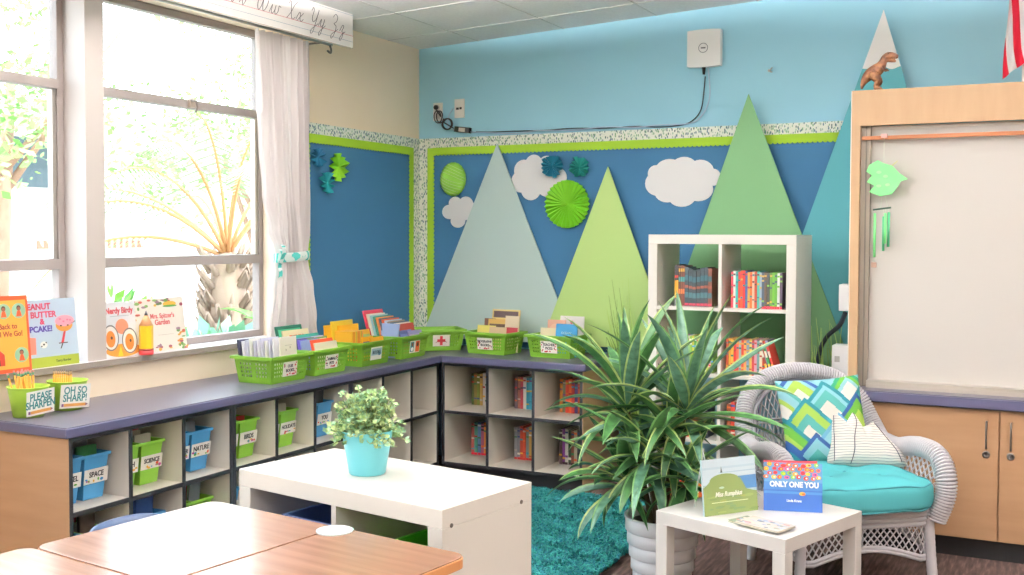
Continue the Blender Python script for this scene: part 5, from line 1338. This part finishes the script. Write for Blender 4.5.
def easel(M, label):
    b = MB(M); w = mat('#cfd6d8', .2, .2, name='wire'); b.tube(smooth_pts([(.03, .205, -.02), (.03, .235, -.03), (.055, .23, -.06), (.05, .1, -.11), (.05, .003, -.14)], 4), .002, w, 6)
    b.tube([(.05, .003, -.14), (.16, .003, -.14)], .002, w, 6).tube([(.05, .1, -.11), (.03, .205, -.02)], .002, w, 6)
    o = b.build('book_stand'); tag(o, label, 'book stand')
easel(Mr, 'thin wire book stand behind the hillside picture book')
def pamphlets():
    rnd = random.Random(4)
    for k, (x, y, rz, w, h, c, lab) in enumerate(((-.945, 3.80, -28, .17, .10, '#6f8068', 'green and grey pamphlet at bottom of the stack on the side table'), (-.905, 3.78, -20, .18, .115, '#c4bfb6', 'cream pamphlet with colourful art on top of the stack on the side table'))):
        M = Matrix.Translation((x, y, TZ+k*.0075)) @ Matrix.Rotation(R(rz), 4, 'Z'); b = MB(M)
        b.box(-w/2, w/2, -h/2, h/2, 0, .0012, mat(c, .4)).box(-w/2, w/2, -h/2, h/2, .0055, .007, mat(c, .4)).box(-w/2+.002, w/2-.002, -h/2+.002, h/2-.002, .0012, .0055, M_PAGES)
        for i in range(46):
            b.ell(rnd.uniform(-w*.42, w*.42), rnd.uniform(-h*.38, h*.4), rnd.uniform(.006, .016), rnd.uniform(.003, .008), .007, .0072+.00001*i, mat(rnd.choice(['#8a9ab8', '#c87a7a', '#7a8a6a', '#5a6a7a', '#e0c8b8', '#a8b8c8', '#c8a0a8']), .4, name='cover_print'), n=9)
        o = b.build('pamphlet'); tag(o, lab, 'pamphlet', 'pamphlets on the side table')
pamphlets()

# ================================================================ DRACAENA
def strap_leaf(b, p, az, el, Lg, w, droop, mc, mm, seg=9, twist=0):
    p = Vector(p); hor = Vector((math.cos(az), math.sin(az), 0)); side0 = Vector((-math.sin(az), math.cos(az), 0))
    vs = []; e = el; q = p.copy()
    for i in range(seg+1):
        s = i/seg; d = hor*math.cos(e)+Vector((0, 0, math.sin(e))); nrm = side0.cross(d)*-1
        wd = w*(.35+.65*min(1, s/.25))*(max(0, 1-((s-.35)/.65)**2.2) if s > .35 else 1)
        sd = side0*math.cos(twist*s)+nrm*math.sin(twist*s)
        for k, o in ((-1, .22), (-.76, .14), (0, 0), (.76, .14), (1, .22)): vs.append(tuple(q+sd*k*wd/2+nrm*o*wd))
        q = q+d*Lg/seg; e -= droop/seg*(.4+1.2*s)
    fs = []; ks = []
    for i in range(seg):
        for j in range(4):
            fs.append((i*5+j, i*5+j+1, (i+1)*5+j+1, (i+1)*5+j)); ks.append(b.mi(mm if j in (0, 3) else mc))
    b.add(vs, fs, ks, None, True)
def leaf_mat(name, c1, c2, rough=.38):
    m = bpy.data.materials.new(name); m.use_nodes = True; nt = m.node_tree; b = nt.nodes['Principled BSDF']
    b.inputs['Roughness'].default_value = rough; b.inputs['Specular IOR Level'].default_value = .45
    n = N(nt, 'ShaderNodeTexNoise'); n.inputs['Scale'].default_value = 30
    nt.links.new(coords(nt), n.inputs['Vector']); nt.links.new(ramp(nt, n.outputs[0], [(.35, c1), (.65, c2)]), b.inputs['Base Color'])
    t = N(nt, 'ShaderNodeBsdfTranslucent'); t.inputs[0].default_value = (*lin(c2), 1); mx = N(nt, 'ShaderNodeMixShader'); mx.inputs[0].default_value = .18
    nt.links.new(b.outputs[0], mx.inputs[1]); nt.links.new(t.outputs[0], mx.inputs[2]); nt.links.new(mx.outputs[0], nt.nodes['Material Output'].inputs[0]); return m
def dracaena():
    t = thing('potted_dracaena', 'tall strap-leaved houseplant in a ribbed white pot beside the side table', 'potted plant', (-1.43, 4.20, 0))
    pot = [(.105, 0), (.11, .003)]
    z = .003
    while z < .32:
        r = .11+.047*z/.32; pot += [(r, z), (r+.003, z+.003), (r+.003, z+.051), (r+.0005, z+.0535)]; z += .054
    pot += [(.158, .328), (.158, .334), (.148, .334), (.14, .30), (0, .30)]
    MB().lathe(pot, mat('#e2e4ea', .4, name='white_pot_plastic'), 48).build('pot', t)
    MB().lathe([(.141, .301), (0, .303)], mat('#2a211b', .95, name='soil'), 24).build('soil', t)
    rnd = random.Random(17); dk = leaf_mat('dracaena_green', '#2a4f2c', '#41703c'); dk2 = leaf_mat('dracaena_blue_green', '#375e4a', '#5f8a74'); mg = leaf_mat('dracaena_margin', '#93a860', '#b4c47e')
    mg2 = leaf_mat('dracaena_mid_margin', '#5f8f56', '#7ea868')
    heads = [(-.15, -.02, .72, 34, .40, 1), (.09, .03, .72, 34, .43, 1), (-.03, -.10, .54, 28, .33, 0), (.12, -.08, .46, 24, .28, 0), (-.14, -.06, .42, 24, .30, 0), (.02, .05, .60, 24, .34, 0)]
    st = mat('#6a5a42', .8, name='cane')
    for hi, (hx, hy, hz, n, Lg, top) in enumerate(heads):
        MB().tube(smooth_pts([(hx*.3, hy*.3, .30), (hx*.6, hy*.7, (.3+hz)/2), (hx, hy, hz+.03)], 5), [.012]*11, st, 10).build('cane', t)
        b = MB()
        for k in range(n):
            q = (k+.5)/n; az = k*2.399+hi; 
            el = (1.45-1.75*q) if top else (1.0-1.5*q)
            ln = Lg*(.80+.38*math.sin(PI*min(1, .25+q*.75)))*rnd.uniform(.85, 1.12)
            strap_leaf(b, (hx+.008*math.cos(az), hy+.008*math.sin(az), hz+.09*(1-q)), az+rnd.uniform(-.2, .2), el+rnd.uniform(-.12, .12), ln, rnd.uniform(.046, .064), rnd.uniform(.4, 1.5)*(.4+.8*q), dk2 if rnd.random() < .3 else dk, mg if rnd.random() < .55 else mg2, twist=rnd.uniform(-.7, .7))
        b.build('foliage', t)
dracaena()
def grass_pot(loc, h, n, label, seed, ax):
    t = thing('potted_grass', label, 'potted plant', loc, 0, 'tall faux grasses by the bookcase')
    MB().lathe([(.06, 0), (.075, .15), (.07, .15), (.06, .13), (0, .13)], mat('#3a342f', .6, name='dark_pot'), 28).build('pot', t)
    rnd = random.Random(seed); b = MB(); ms = [mat(c, .6, name='grass_blade') for c in ('#8fb050', '#b4d470', '#7f9f4e', '#c0dc80')]
    for i in range(n):
        az = rnd.uniform(0, 2*PI); ln = h*rnd.uniform(.6, 1.15); e = rnd.uniform(1.15, 1.5); p = Vector((rnd.uniform(-.03, .03), rnd.uniform(-.03, .03), .13)); pts = []; dr = rnd.uniform(.4, 3.6); cv = rnd.uniform(-.6, .6)
        for k in range(9):
            pts.append(tuple(p)); s = k/8; a = az+cv*s; p = p+Vector((math.cos(a)*math.cos(e), math.sin(a)*math.cos(e), math.sin(e)))*ln/9; e -= dr*s/5
        pts = [(ax*math.tanh(x/ax), .15*math.tanh(y/.15), z) for x, y, z in pts]
        b.tube(pts, [.004]*5+[.0034, .0026, .0018, .0008], ms[i % 4], 4)
    b.build('grass_blades', t)
grass_pot((-2.155, 5.94, 0), 1.15, 230, 'tall faux grass between the worktop end and the tall bookcase', 5, .17)
grass_pot((-1.045, 5.94, 0), 1.0, 150, 'tall faux grass between the tall bookcase and the maple wall unit', 6, .11)

# ================================================================ WICKER ARMCHAIR
def wicker_chair():
    t = thing('wicker_armchair', 'white wicker armchair with turquoise seat cushion by the maple cabinets', 'armchair', (-.85, 4.81, 0), R(38))
    m, nt, b_ = nmat('white_wicker', .55, .35)
    b_.inputs['Base Color'].default_value = (*lin('#c9c7cc'), 1)
    wv = N(nt, 'ShaderNodeTexWave'); wv.inputs['Scale'].default_value = 38; wv.inputs['Distortion'].default_value = 1.5; nt.links.new(coords(nt), wv.inputs['Vector'])
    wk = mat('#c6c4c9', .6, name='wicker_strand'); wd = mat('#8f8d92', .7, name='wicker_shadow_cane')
    def roll(name, pts, r, k=14):
        P = [Vector(p) for p in smooth_pts(pts, k)]; n = len(P)
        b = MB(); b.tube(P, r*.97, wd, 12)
        if r > .02:      # cane wound round the roll
            d = [0]
            for a, c in zip(P, P[1:]): d.append(d[-1]+(c-a).length)
            Lt = d[-1]; pitch = .0125; per = 10; tot = int(Lt/pitch*per); hx = []; j = 0; prev = None
            for q in range(tot+1):
                s_ = Lt*q/tot
                while j < n-2 and d[j+1] < s_: j += 1
                u = (s_-d[j])/max(1e-9, d[j+1]-d[j]); c0 = P[j].lerp(P[j+1], u); tg = (P[j+1]-P[j]).normalized()
                if prev is None: prev = tg.cross(Vector((0, 1, .2))).normalized()
                prev = (prev-tg*prev.dot(tg)).normalized(); bn = tg.cross(prev); a = 2*PI*q/per
                hx.append(c0+r*(math.cos(a)*prev+math.sin(a)*bn))
            b.tube(hx, .0052, m, 5)
        return b.build(name, t)
    def lattice(b, S, nu, nv, r=.0033, nseg=16, slant=.5):
        for sgn in (1, -1):
            for i in range(-int(nu*slant)-1, nu+int(nu*slant)+2):
                pts = []
                for k in range(nseg+1):
                    v = k/nseg; u = (i+.5)/nu+sgn*(v-.5)*slant
                    if 0 <= u <= 1: 
                        p = Vector(S(u, v)); pts.append(tuple(p))
                if len(pts) > 1: b.tube(pts, r, wk, 4, cap=False)
    # outer frame curve: arm front -> arm -> back arch -> arm
    half = [(.31, -.285, .30), (.342, -.30, .40), (.350, -.29, .49), (.352, -.22, .56), (.345, -.08, .57), (.335, .06, .54), (.330, .17, .545), (.318, .25, .62), (.275, .31, .735), (.17, .355, .82), (.0, .37, .85)]
    full = [(-x, y, z) for x, y, z in half[:-1]]+half[::-1]
    arm = half[:7]
    roll('back_arch', [(-x, y, z) for x, y, z in half[5:-1]]+half[5:][::-1], .038, 16)
    for s in (-1, 1): roll('arm', [(s*x, y, z) for x, y, z in half[:7]], .040, 14)
    # inner second ring of the arch
    roll('inner_hoop', [(s_*x*.87, y-.015, .36+(z-.36)*.90) for s_, x, y, z in [(-1, *p) for p in half[6:-1]]]+[(x*.87, y-.015, .36+(z-.36)*.90) for x, y, z in half[6:][::-1]], .012, 8)
    # back lattice
    def back(u, v):
        X = -1+2*u; top = .93-.0*X; w = .285*(1-.10*(1-v)); hz = math.sqrt(max(0, 1-abs(X)**2.6))
        z = .36+v*(.04+.43*hz); return (w*X, .25+.10*(z-.36)/.5-.02*(1-X*X)*-1, z)
    b = MB(); lattice(b, back, 20, 1, .0042, 22, .30); 
    for zz in (.48, .495, .51, .62, .635): 
        b.tube([back(i/16, min(1, (zz-.36)/(.04+.43*math.sqrt(max(.02, 1-abs(-1+2*i/16)**2.6))))) for i in range(17)], .005, wk, 5)
    b.build('back_lattice', t)
    # arm side lattices
    for s in (-1, 1):
        def side(u, v, s=s):
            y = -.27+.50*u; zt = .53+.02*math.sin(PI*u); x = s*(.29+.045*v); return (x, y, .34+(zt-.34)*v)
        b = MB(); lattice(b, side, 14, 1, .0040, 12, .34)
        for v in (.03, .5, .97): b.tube([side(i/12, v) for i in range(13)], .006, wk, 6)
        b.build('arm_lattice', t)
    # seat frame and deck
    outline = rounded(-.30, .30, -.285, .255, .07, 6)
    b = MB()
    n = len(outline)
    for z, r in ((.345, .014), (.325, .012), (.305, .011), (.285, .010)): b.tube([(x, y, z) for x, y in outline], r, m, 8, closed=True)
    b.build('seat_rail', t)
    MB().prism([(x*.97, y*.97) for x, y in outline], .335, .345, m).build('seat_deck', t)
    # apron lattice round front and sides with arched lower hoop
    def apron(u, v):
        # path: left side back -> front -> right side back
        Lp = [(-.30, .25), (-.30, -.22), (-.285, -.265), (-.24, -.287), (.24, -.287), (.285, -.265), (.30, -.22), (.30, .25)]
        d = [0]
        for a, c in zip(Lp, Lp[1:]): d.append(d[-1]+math.dist(a, c))
        q = u*d[-1]
        for i in range(len(Lp)-1):
            if q <= d[i+1]+1e-9: k = (q-d[i])/(d[i+1]-d[i]); x = Lp[i][0]+(Lp[i+1][0]-Lp[i][0])*k; y = Lp[i][1]+(Lp[i+1][1]-Lp[i][1])*k; break
        # lower edge arches up mid-front and mid-sides
        if u < .34: w = u/.34
        elif u < .66: w = (u-.34)/.32
        else: w = (u-.66)/.34
        zl = .13+.055*math.sin(PI*min(1, max(0, w)))
        return (x, y, zl+(.285-zl)*v)
    b = MB(); lattice(b, apron, 56, 1, .0033, 8, .055); b.build('apron_lattice', t)
    b = MB()
    for dz in (0, .014): b.tube([(lambda p: (p[0], p[1], p[2]+dz))(apron(i/60, 0)) for i in range(61)], .0085, m, 8)
    b.build('apron_hoop', t)
    for x, y, sx, sy in ((-.285, -.27, -.02, -.02), (.285, -.27, .02, -.02), (-.25, .24, -.02, .03), (.25, .24, .02, .03)):
        P = [(x, y, .34), (x+sx*.4, y+sy*.4, .17), (x+sx, y+sy, 0)]
        P = smooth_pts(P, 16); MB().tube(P, [.021*(1+.05*(i % 2)) for i in range(len(P))], m, 12).build('leg', t)
    return t
wicker_chair()
CH = Matrix.Translation((-.85, 4.81, 0)) @ Matrix.Rotation(R(38), 4, 'Z')
def seat_cushion():
    o_l = CH @ Vector((.006, -.075, .347)); t = thing('seat_cushion', 'thick turquoise tufted cushion on the wicker armchair seat', 'cushion', tuple(o_l), R(38))
    m = mat('#50a5ab', .85, spec=.15, name='turquoise_canvas'); H = .135; A, B = .310, .305
    def sgn(c, e): return math.copysign(abs(c)**e, c)
    tufts = [(-.11, .09), (.11, .09), (-.11, -.09), (.11, -.09), (0, 0)]
    def f(u, v):
        a = u*2*PI; ph = -PI/2+v*PI
        r = sgn(math.cos(ph), .30); zz = sgn(math.sin(ph), .42)
        x = A*r*sgn(math.cos(a), .50); y = B*r*sgn(math.sin(a), .50)
        z = H/2+H/2*zz*(1+0)
        if v > .5:
            for tx, ty in tufts: z -= .026*math.exp(-((x-tx)**2+(y-ty)**2)/.0016)
            z += .012*math.exp(-(x*x+y*y)/.05)
            z -= .010*(abs(x)/A)**4
        z += .004*math.sin(x*34+y*11)*math.cos(y*27)*(1 if v > .5 else 0)
        return (x, y, z)
    MB().grid(f, 96, 44, m, closeu=True).build('pad', t)
    b = MB(); pm = mat('#3d8e96', .8, name='turquoise_piping')
    for ph, zo in ((.50, 0), (-.50, 0)):
        r = sgn(math.cos(ph), .30); zz = sgn(math.sin(ph), .42)
        b.tube([(A*1.006*r*sgn(math.cos(2*PI*i/96), .5), B*1.006*r*sgn(math.sin(2*PI*i/96), .5), H/2+H/2*zz+.004*math.sin(i*.7)-(.010*(abs(sgn(math.cos(2*PI*i/96), .5)))**4 if ph > 0 else 0)) for i in range(96)], .0045, pm, 6, closed=True)
    b.build('piping', t)
    for tx, ty in tufts: MB().lathe([(.009, 0), (.007, .003), (0, .0045)], pm, 12, Matrix.Translation((tx, ty, H-.012))).build('tuft_button', t)
seat_cushion()
def pillow_square():
    M = CH @ Matrix.Translation((.012, .135, .655)) @ Matrix.Rotation(R(-8), 4, 'Z') @ Matrix.Rotation(R(-17), 4, 'X') @ Matrix.Rotation(R(-4), 4, 'Y')
    t = thing('throw_pillow', 'square pillow with blue and green nested arrow peaks on the armchair', 'pillow', (0, 0, 0)); t.matrix_world = M
    cs = {k: mat(c, .85, spec=.15, name='pillow_print') for k, c in dict(n='#28487a', t='#26727c', l='#8abcc6', g='#5a9438', y='#94b250', w='#e4e0d8', s='#529c96', d='#2a8260', u='#6aa2be').items()}
    peaks = [(.22, 1.14, 'nlyyw'), (.83, 1.12, 'dglw'), (.53, .97, 'tlssw'), (.0, .98, 'sllyw'), (1.08, .98, 'tsgw'), (.27, .77, 'tyyssw'), (.90, .78, 'nggyy'), (-.03, .60, 'tggyn'), (.64, .56, 'ullggy'), (.34, .36, 'nllssyg'), (1.0, .42, 'tslgw'), (.03, .24, 'ntlyg'), (.68, .18, 'dlysw'), (.34, -.02, 'sylw')]
    def colf(u, v):
        res = 'l'
        for cx, cy, bands in peaks:
            d = (cy-v)-abs(u-cx)*1.05
            if d > 0 and abs(u-cx) < .33:
                k = int(d/.064); res = bands[min(k, len(bands)-1)]
        return cs[res]
    S = .39
    def f(u, v, s=1):
        a, c = 2*u-1, 2*v-1; x = a*S/2*(1-.045*(1-abs(a)**2)*0-.05*(1-c*c)*abs(a)**3); z = c*S/2*(1-.05*(1-a*a)*abs(c)**3)
        th = .062*(max(0, (1-a**4)*(1-c**4)))**.55
        return (x, -s*th, z)
    MB().grid(lambda u, v: f(u, v), 96, 96, colf).build('front_cover', t)
    MB().grid(lambda u, v: f(u, v, -1), 24, 24, cs['t']).build('back_cover', t)
pillow_square()
def pillow_mountain():
    M = CH @ Matrix.Translation((.145, .0, .478)) @ Matrix.Rotation(R(-14), 4, 'Z') @ Matrix.Rotation(R(-20), 4, 'X')
    t = thing('mountain_pillow', 'cream mountain-shaped pillow with fine line drawing on the armchair', 'pillow', (0, 0, 0)); t.matrix_world = M
    m, nt, b_ = nmat('line_drawn_canvas', .9, .15)
    co = coords(nt, (1, 0, 1)); wv = N(nt, 'ShaderNodeTexWave'); wv.bands_direction = 'Z'; wv.inputs['Scale'].default_value = 27; wv.inputs['Distortion'].default_value = 3.0; wv.inputs['Detail'].default_value = 1; wv.inputs['Detail Scale'].default_value = .6
    nt.links.new(co, wv.inputs['Vector']); nt.links.new(ramp(nt, wv.outputs[0], [(0.0, '#8a8a94'), (.05, '#a0a0a8'), (.12, '#ebe6de'), (1, '#ebe6de')]), b_.inputs['Base Color'])
    out = [(-.165, 0), (-.155, .10), (-.150, .20), (-.128, .235), (-.105, .205), (-.082, .188), (-.055, .222), (-.040, .235), (-.018, .20), (.0, .17), (.03, .178), (.05, .190), (.075, .165), (.12, .11), (.165, .06), (.18, .02), (.175, -.005), (.08, -.012), (-.04, -.012), (-.12, -.010)]
    P = [(p[0], p[1]) for p in smooth_pts([(a, c, 0) for a, c in out+[out[0]]], 6)][:-1]; n = len(P); cx, cz = .0, .085; K = 12
    for sg, nm in ((-1, 'front_cover'), (1, 'back_cover')):
        vs = []; 
        for k in range(K+1):
            s = k/K; th = .060*(1-s**3)**.6 if s < 1 else 0
            for x, z in P: vs.append((cx+(x-cx)*s, sg*th, cz+(z-cz)*s))
        fs = [(k*n+i, k*n+(i+1) % n, (k+1)*n+(i+1) % n, (k+1)*n+i) for k in range(K) for i in range(n)]
        MB().add(vs, fs, m, None, True).build(nm, t)
    b = MB(); dk = mat('#3a3a48', .8, name='ridge_line')
    def surf(x, z):
        # radial param for thickness
        dx, dz = x-cx, z-cz; r = math.hypot(dx, dz)
        best = min(P, key=lambda p: abs(math.atan2(p[1]-cz, p[0]-cx)-math.atan2(dz, dx))); s = min(1, r/max(1e-6, math.hypot(best[0]-cx, best[1]-cz))); return -.060*(max(0, 1-s**3))**.6-.001
    for L_ in ([(-.04, .228), (-.035, .18), (-.05, .12), (-.055, .06), (-.07, 0)], [(-.128, .225), (-.132, .15), (-.135, .08), (-.14, .01)], [(.05, .18), (.09, .12), (.13, .06), (.15, .01)]):
        b.tube([(x, surf(x, z), z) for x, z, _ in smooth_pts([(x, z, 0) for x, z in L_], 5)], .0018, dk, 5)
    b.build('ridge_lines', t)
pillow_mountain()

# ================================================================ OUTSIDE
def outside():
    g, nt, b_ = nmat('garden_ground_mix', .95, .1)
    n = N(nt, 'ShaderNodeTexNoise'); n.inputs['Scale'].default_value = 2.5; n.inputs['Detail'].default_value = 5; nt.links.new(coords(nt), n.inputs['Vector'])
    nt.links.new(ramp(nt, n.outputs[0], [(.35, '#b5aa9c'), (.6, '#d3cdc6')]), b_.inputs['Base Color'])
    o = MB().box(-40, XW-.21, -25, 45, -.25, -.12, g).build('garden_ground'); struct(o); 
    t = thing('neighbouring_building', 'white building with a brick red band seen across the garden', 'building', (-13, 8, -.12))
    MB().box(-4, 0, -14, 22, 0, 3.2, mat('#e9e7e2', .8, name='white_stucco')).build('wall', t)
    MB().box(0, .02, 2.6, 4.6, 1.37, 1.49, mat('#b86a58', .8, name='brick_band')).build('brick_band', t)
    for y in (1.2, 2.1): MB().box(0.001, .03, y, y+.75, 2.25, 2.95, mat('#46545f', .3, name='window_blue_grey')).build('window', t)
    MB().box(-4.5, .5, -14.5, 22.5, 3.2, 3.4, mat('#cfcac2', .8)).build('roof', t)
    # tree fern / cycad
    t = thing('palm', 'rough trunked palm with arching fronds outside the window', 'palm', (-6.8, 7.62, -.12)); rnd = random.Random(9)
    b = MB(); bk = mat('#9a8474', .95, name='palm_bark'); b.lathe([(.20, 0), (.19, .5), (.17, 1.0), (.15, 1.3), (.10, 1.42), (0, 1.45)], bk, 14)
    for i in range(150):
        a = rnd.uniform(0, 2*PI); z = rnd.uniform(.3, 1.35); r = .16; p = Vector((r*math.cos(a), r*math.sin(a), z)); q = p+Vector((math.cos(a)*.10, math.sin(a)*.10, .14)); w = q+Vector((math.cos(a)*.03, math.sin(a)*.03, -.10 if i % 2 else .06))
        b.tube([tuple(p), tuple(q), tuple(w)], [.03, .02, .006], bk, 5)
    b.build('trunk', t)
    fr = MB(); lf = mat('#8fae80', .7, name='frond_green'); lf2 = mat('#a9c29a', .7, name='frond_light'); stm = mat('#c08a5a', .7, name='frond_stalk')
    for i, (az, el, ln) in enumerate([(-95, 38, 2.0), (-80, 50, 2.0), (-70, 62, 1.9), (-110, 22, 1.9), (-60, 76, 1.8), (-20, 84, 1.7), (60, 72, 1.6), (85, 55, 1.5), (100, 42, 1.5), (150, 50, 1.6), (-150, 48, 1.8), (20, 60, 1.6), (-40, 55, 1.9)]):
        a, e = R(az), R(el); p = Vector((0, 0, 1.38)); pts = []
        for k in range(13):
            pts.append(p.copy()); d = Vector((math.cos(a)*math.cos(e), math.sin(a)*math.cos(e), math.sin(e))); p = p+d*ln/12; e -= .055+.012*k
        fr.tube([tuple(q) for q in pts], [.022-.0014*k for k in range(13)], stm, 6)
        for k in range(5, 13):
            for j in range(3):
                s = k+j/3; i0 = min(int(s), 11); q = pts[i0].lerp(pts[i0+1], s-i0); d = (pts[i0+1]-pts[i0]).normalized(); side = d.cross(Vector((0, 0, 1))).normalized(); up = side.cross(d)
                for sg in (-1, 1):
                    L2 = .20*math.sin(PI*min(1, (s-4)/9.5))+.04; tip = q+side*sg*L2+d*L2*.45-Vector((0, 0, 1))*L2*.7; w = d*.011
                    fr.add([tuple(q-w), tuple(q+w), tuple(q.lerp(tip, .6)+w*1.1), tuple(tip), tuple(q.lerp(tip, .6)-w*1.1)], [(0, 1, 2, 3, 4)], lf if (k+j) % 2 else lf2)
    fr.build('fronds', t)
    def bush(name, label, loc, r, n, cols, ls, seed, group='garden plants outside'):
        t = thing(name, label, 'shrub', loc, 0, group); rnd = random.Random(seed); b = MB(); ms = [mat(c, .6, name='garden_leaf') for c in cols]; s = MB()
        for i in range(9): a = i*.7; s.tube([(0, 0, 0), (math.cos(a)*r*.35, math.sin(a)*r*.35, r*1.0)], [.012, .004], mat('#7a6a4a', .8, name='twig'), 5)
        s.build('stems', t)
        for i in range(n):
            d = Vector((rnd.gauss(0, 1), rnd.gauss(0, 1), rnd.gauss(0, 1))).normalized(); p = Vector((0, 0, r*1.0))+d*r*rnd.uniform(.45, 1)
            a = (d+Vector((rnd.uniform(-.6, .6), rnd.uniform(-.6, .6), rnd.uniform(-.2, .7)))).normalized(); sd = a.cross(Vector((rnd.uniform(-1, 1), rnd.uniform(-1, 1), rnd.uniform(-1, 1)))).normalized(); L2 = ls*rnd.uniform(.7, 1.3)
            b.add([tuple(p), tuple(p+a*L2*.5+sd*L2*.25), tuple(p+a*L2), tuple(p+a*L2*.5-sd*L2*.25)], [(0, 1, 2, 3)], ms[i % len(ms)])
        b.build('foliage', t)
    GR = ['#4f8a34', '#6fa844', '#3f7a34', '#84b850']
    bush('shrub', 'bright green leafy shrub just outside behind the sill books', (-6.0, 5.35, -.12), .6, 900, GR, .13, 1)
    bush('shrub', 'low shrub beneath the palm outside the window', (-6.0, 6.6, -.12), .42, 500, ['#6fa88a', '#8fc4a0', '#7ab090'], .16, 2)
    bush('shrub', 'pale green shrub outside the nearer window', (-6.8, 4.1, -.12), .6, 700, GR, .13, 3)
    # broad leaf plant
    t = thing('broad_leaf_plant', 'broad-leaved plant with long paddle leaves by the palm', 'shrub', (-5.1, 6.45, -.12), 0, 'garden plants outside')
    b = MB(); lm, lm2 = leaf_mat('paddle_leaf', '#5f9a40', '#84b858'), leaf_mat('paddle_rib', '#9ad06a', '#b8e088')
    for i in range(16):
        a = i*2.4; strap_leaf(b, (0, 0, .35+.05*(i % 5)), a, R(68-2.2*i), .95-.02*i, .17, 1.1+.05*i, lm, lm, 10)
    b.build('foliage', t); MB().tube([(0, 0, 0), (0, 0, .6)], .03, mat('#7a9a5a', .7), 8).build('stem', t)
    # garden trees
    def tree(label, loc, h, r, n, seed, br):
        t = thing('garden_tree', label, 'tree', loc, 0, 'trees outside the windows'); rnd = random.Random(seed); bk = mat('#9a7c68', .9, name='tree_bark')
        b = MB(); b.tube([(0, 0, 0), (.05, .08, h*.4), (0, .25, h*.75)], [.12, .09, .05], bk, 8)
        for i in range(br): a = rnd.uniform(0, 6.28); b.tube([(.03, .08, h*rnd.uniform(.35, .55)), (math.cos(a)*r*.5, math.sin(a)*r*.5, h*.7), (math.cos(a)*r*.9, math.sin(a)*r*.9, h*rnd.uniform(.75, .95))], [.05, .03, .012], bk, 6)
        b.build('trunk', t); b = MB(); ms = [mat(c, .7, name='tree_leaf') for c in ('#8fb86a', '#a8cc80', '#7aa85c')]
        cl = [Vector((rnd.uniform(-1, 1)*r, rnd.uniform(-1, 1)*r, h*.75+rnd.uniform(-.7, 1)*r*.8)) for _ in range(26)]
        for i in range(n):
            c = rnd.choice(cl); p = c+Vector((rnd.gauss(0, .22), rnd.gauss(0, .22), rnd.gauss(0, .18))); a = Vector((rnd.uniform(-1, 1), rnd.uniform(-1, 1), rnd.uniform(-.8, .5))).normalized(); sd = a.cross(Vector((rnd.uniform(-1, 1), .3, rnd.uniform(-1, 1)))).normalized(); L2 = rnd.uniform(.08, .15)
            b.add([tuple(p), tuple(p+a*L2*.5+sd*L2*.25), tuple(p+a*L2), tuple(p+a*L2*.5-sd*L2*.25)], [(0, 1, 2, 3)], ms[i % 3])
        b.build('crown', t)
    tree('leafy tree with bent branches outside the nearer window', (-8.3, 4.6, -.12), 3.9, 1.3, 3000, 4, 7)
    tree('leafy tree between the palm and the white building', (-10.5, 8.0, -.12), 4.4, 1.6, 3600, 11, 5)
    tree('pale leafy tree beyond the palm', (-10.8, 12.6, -.12), 3.7, 1.5, 3400, 7, 6)
outside()
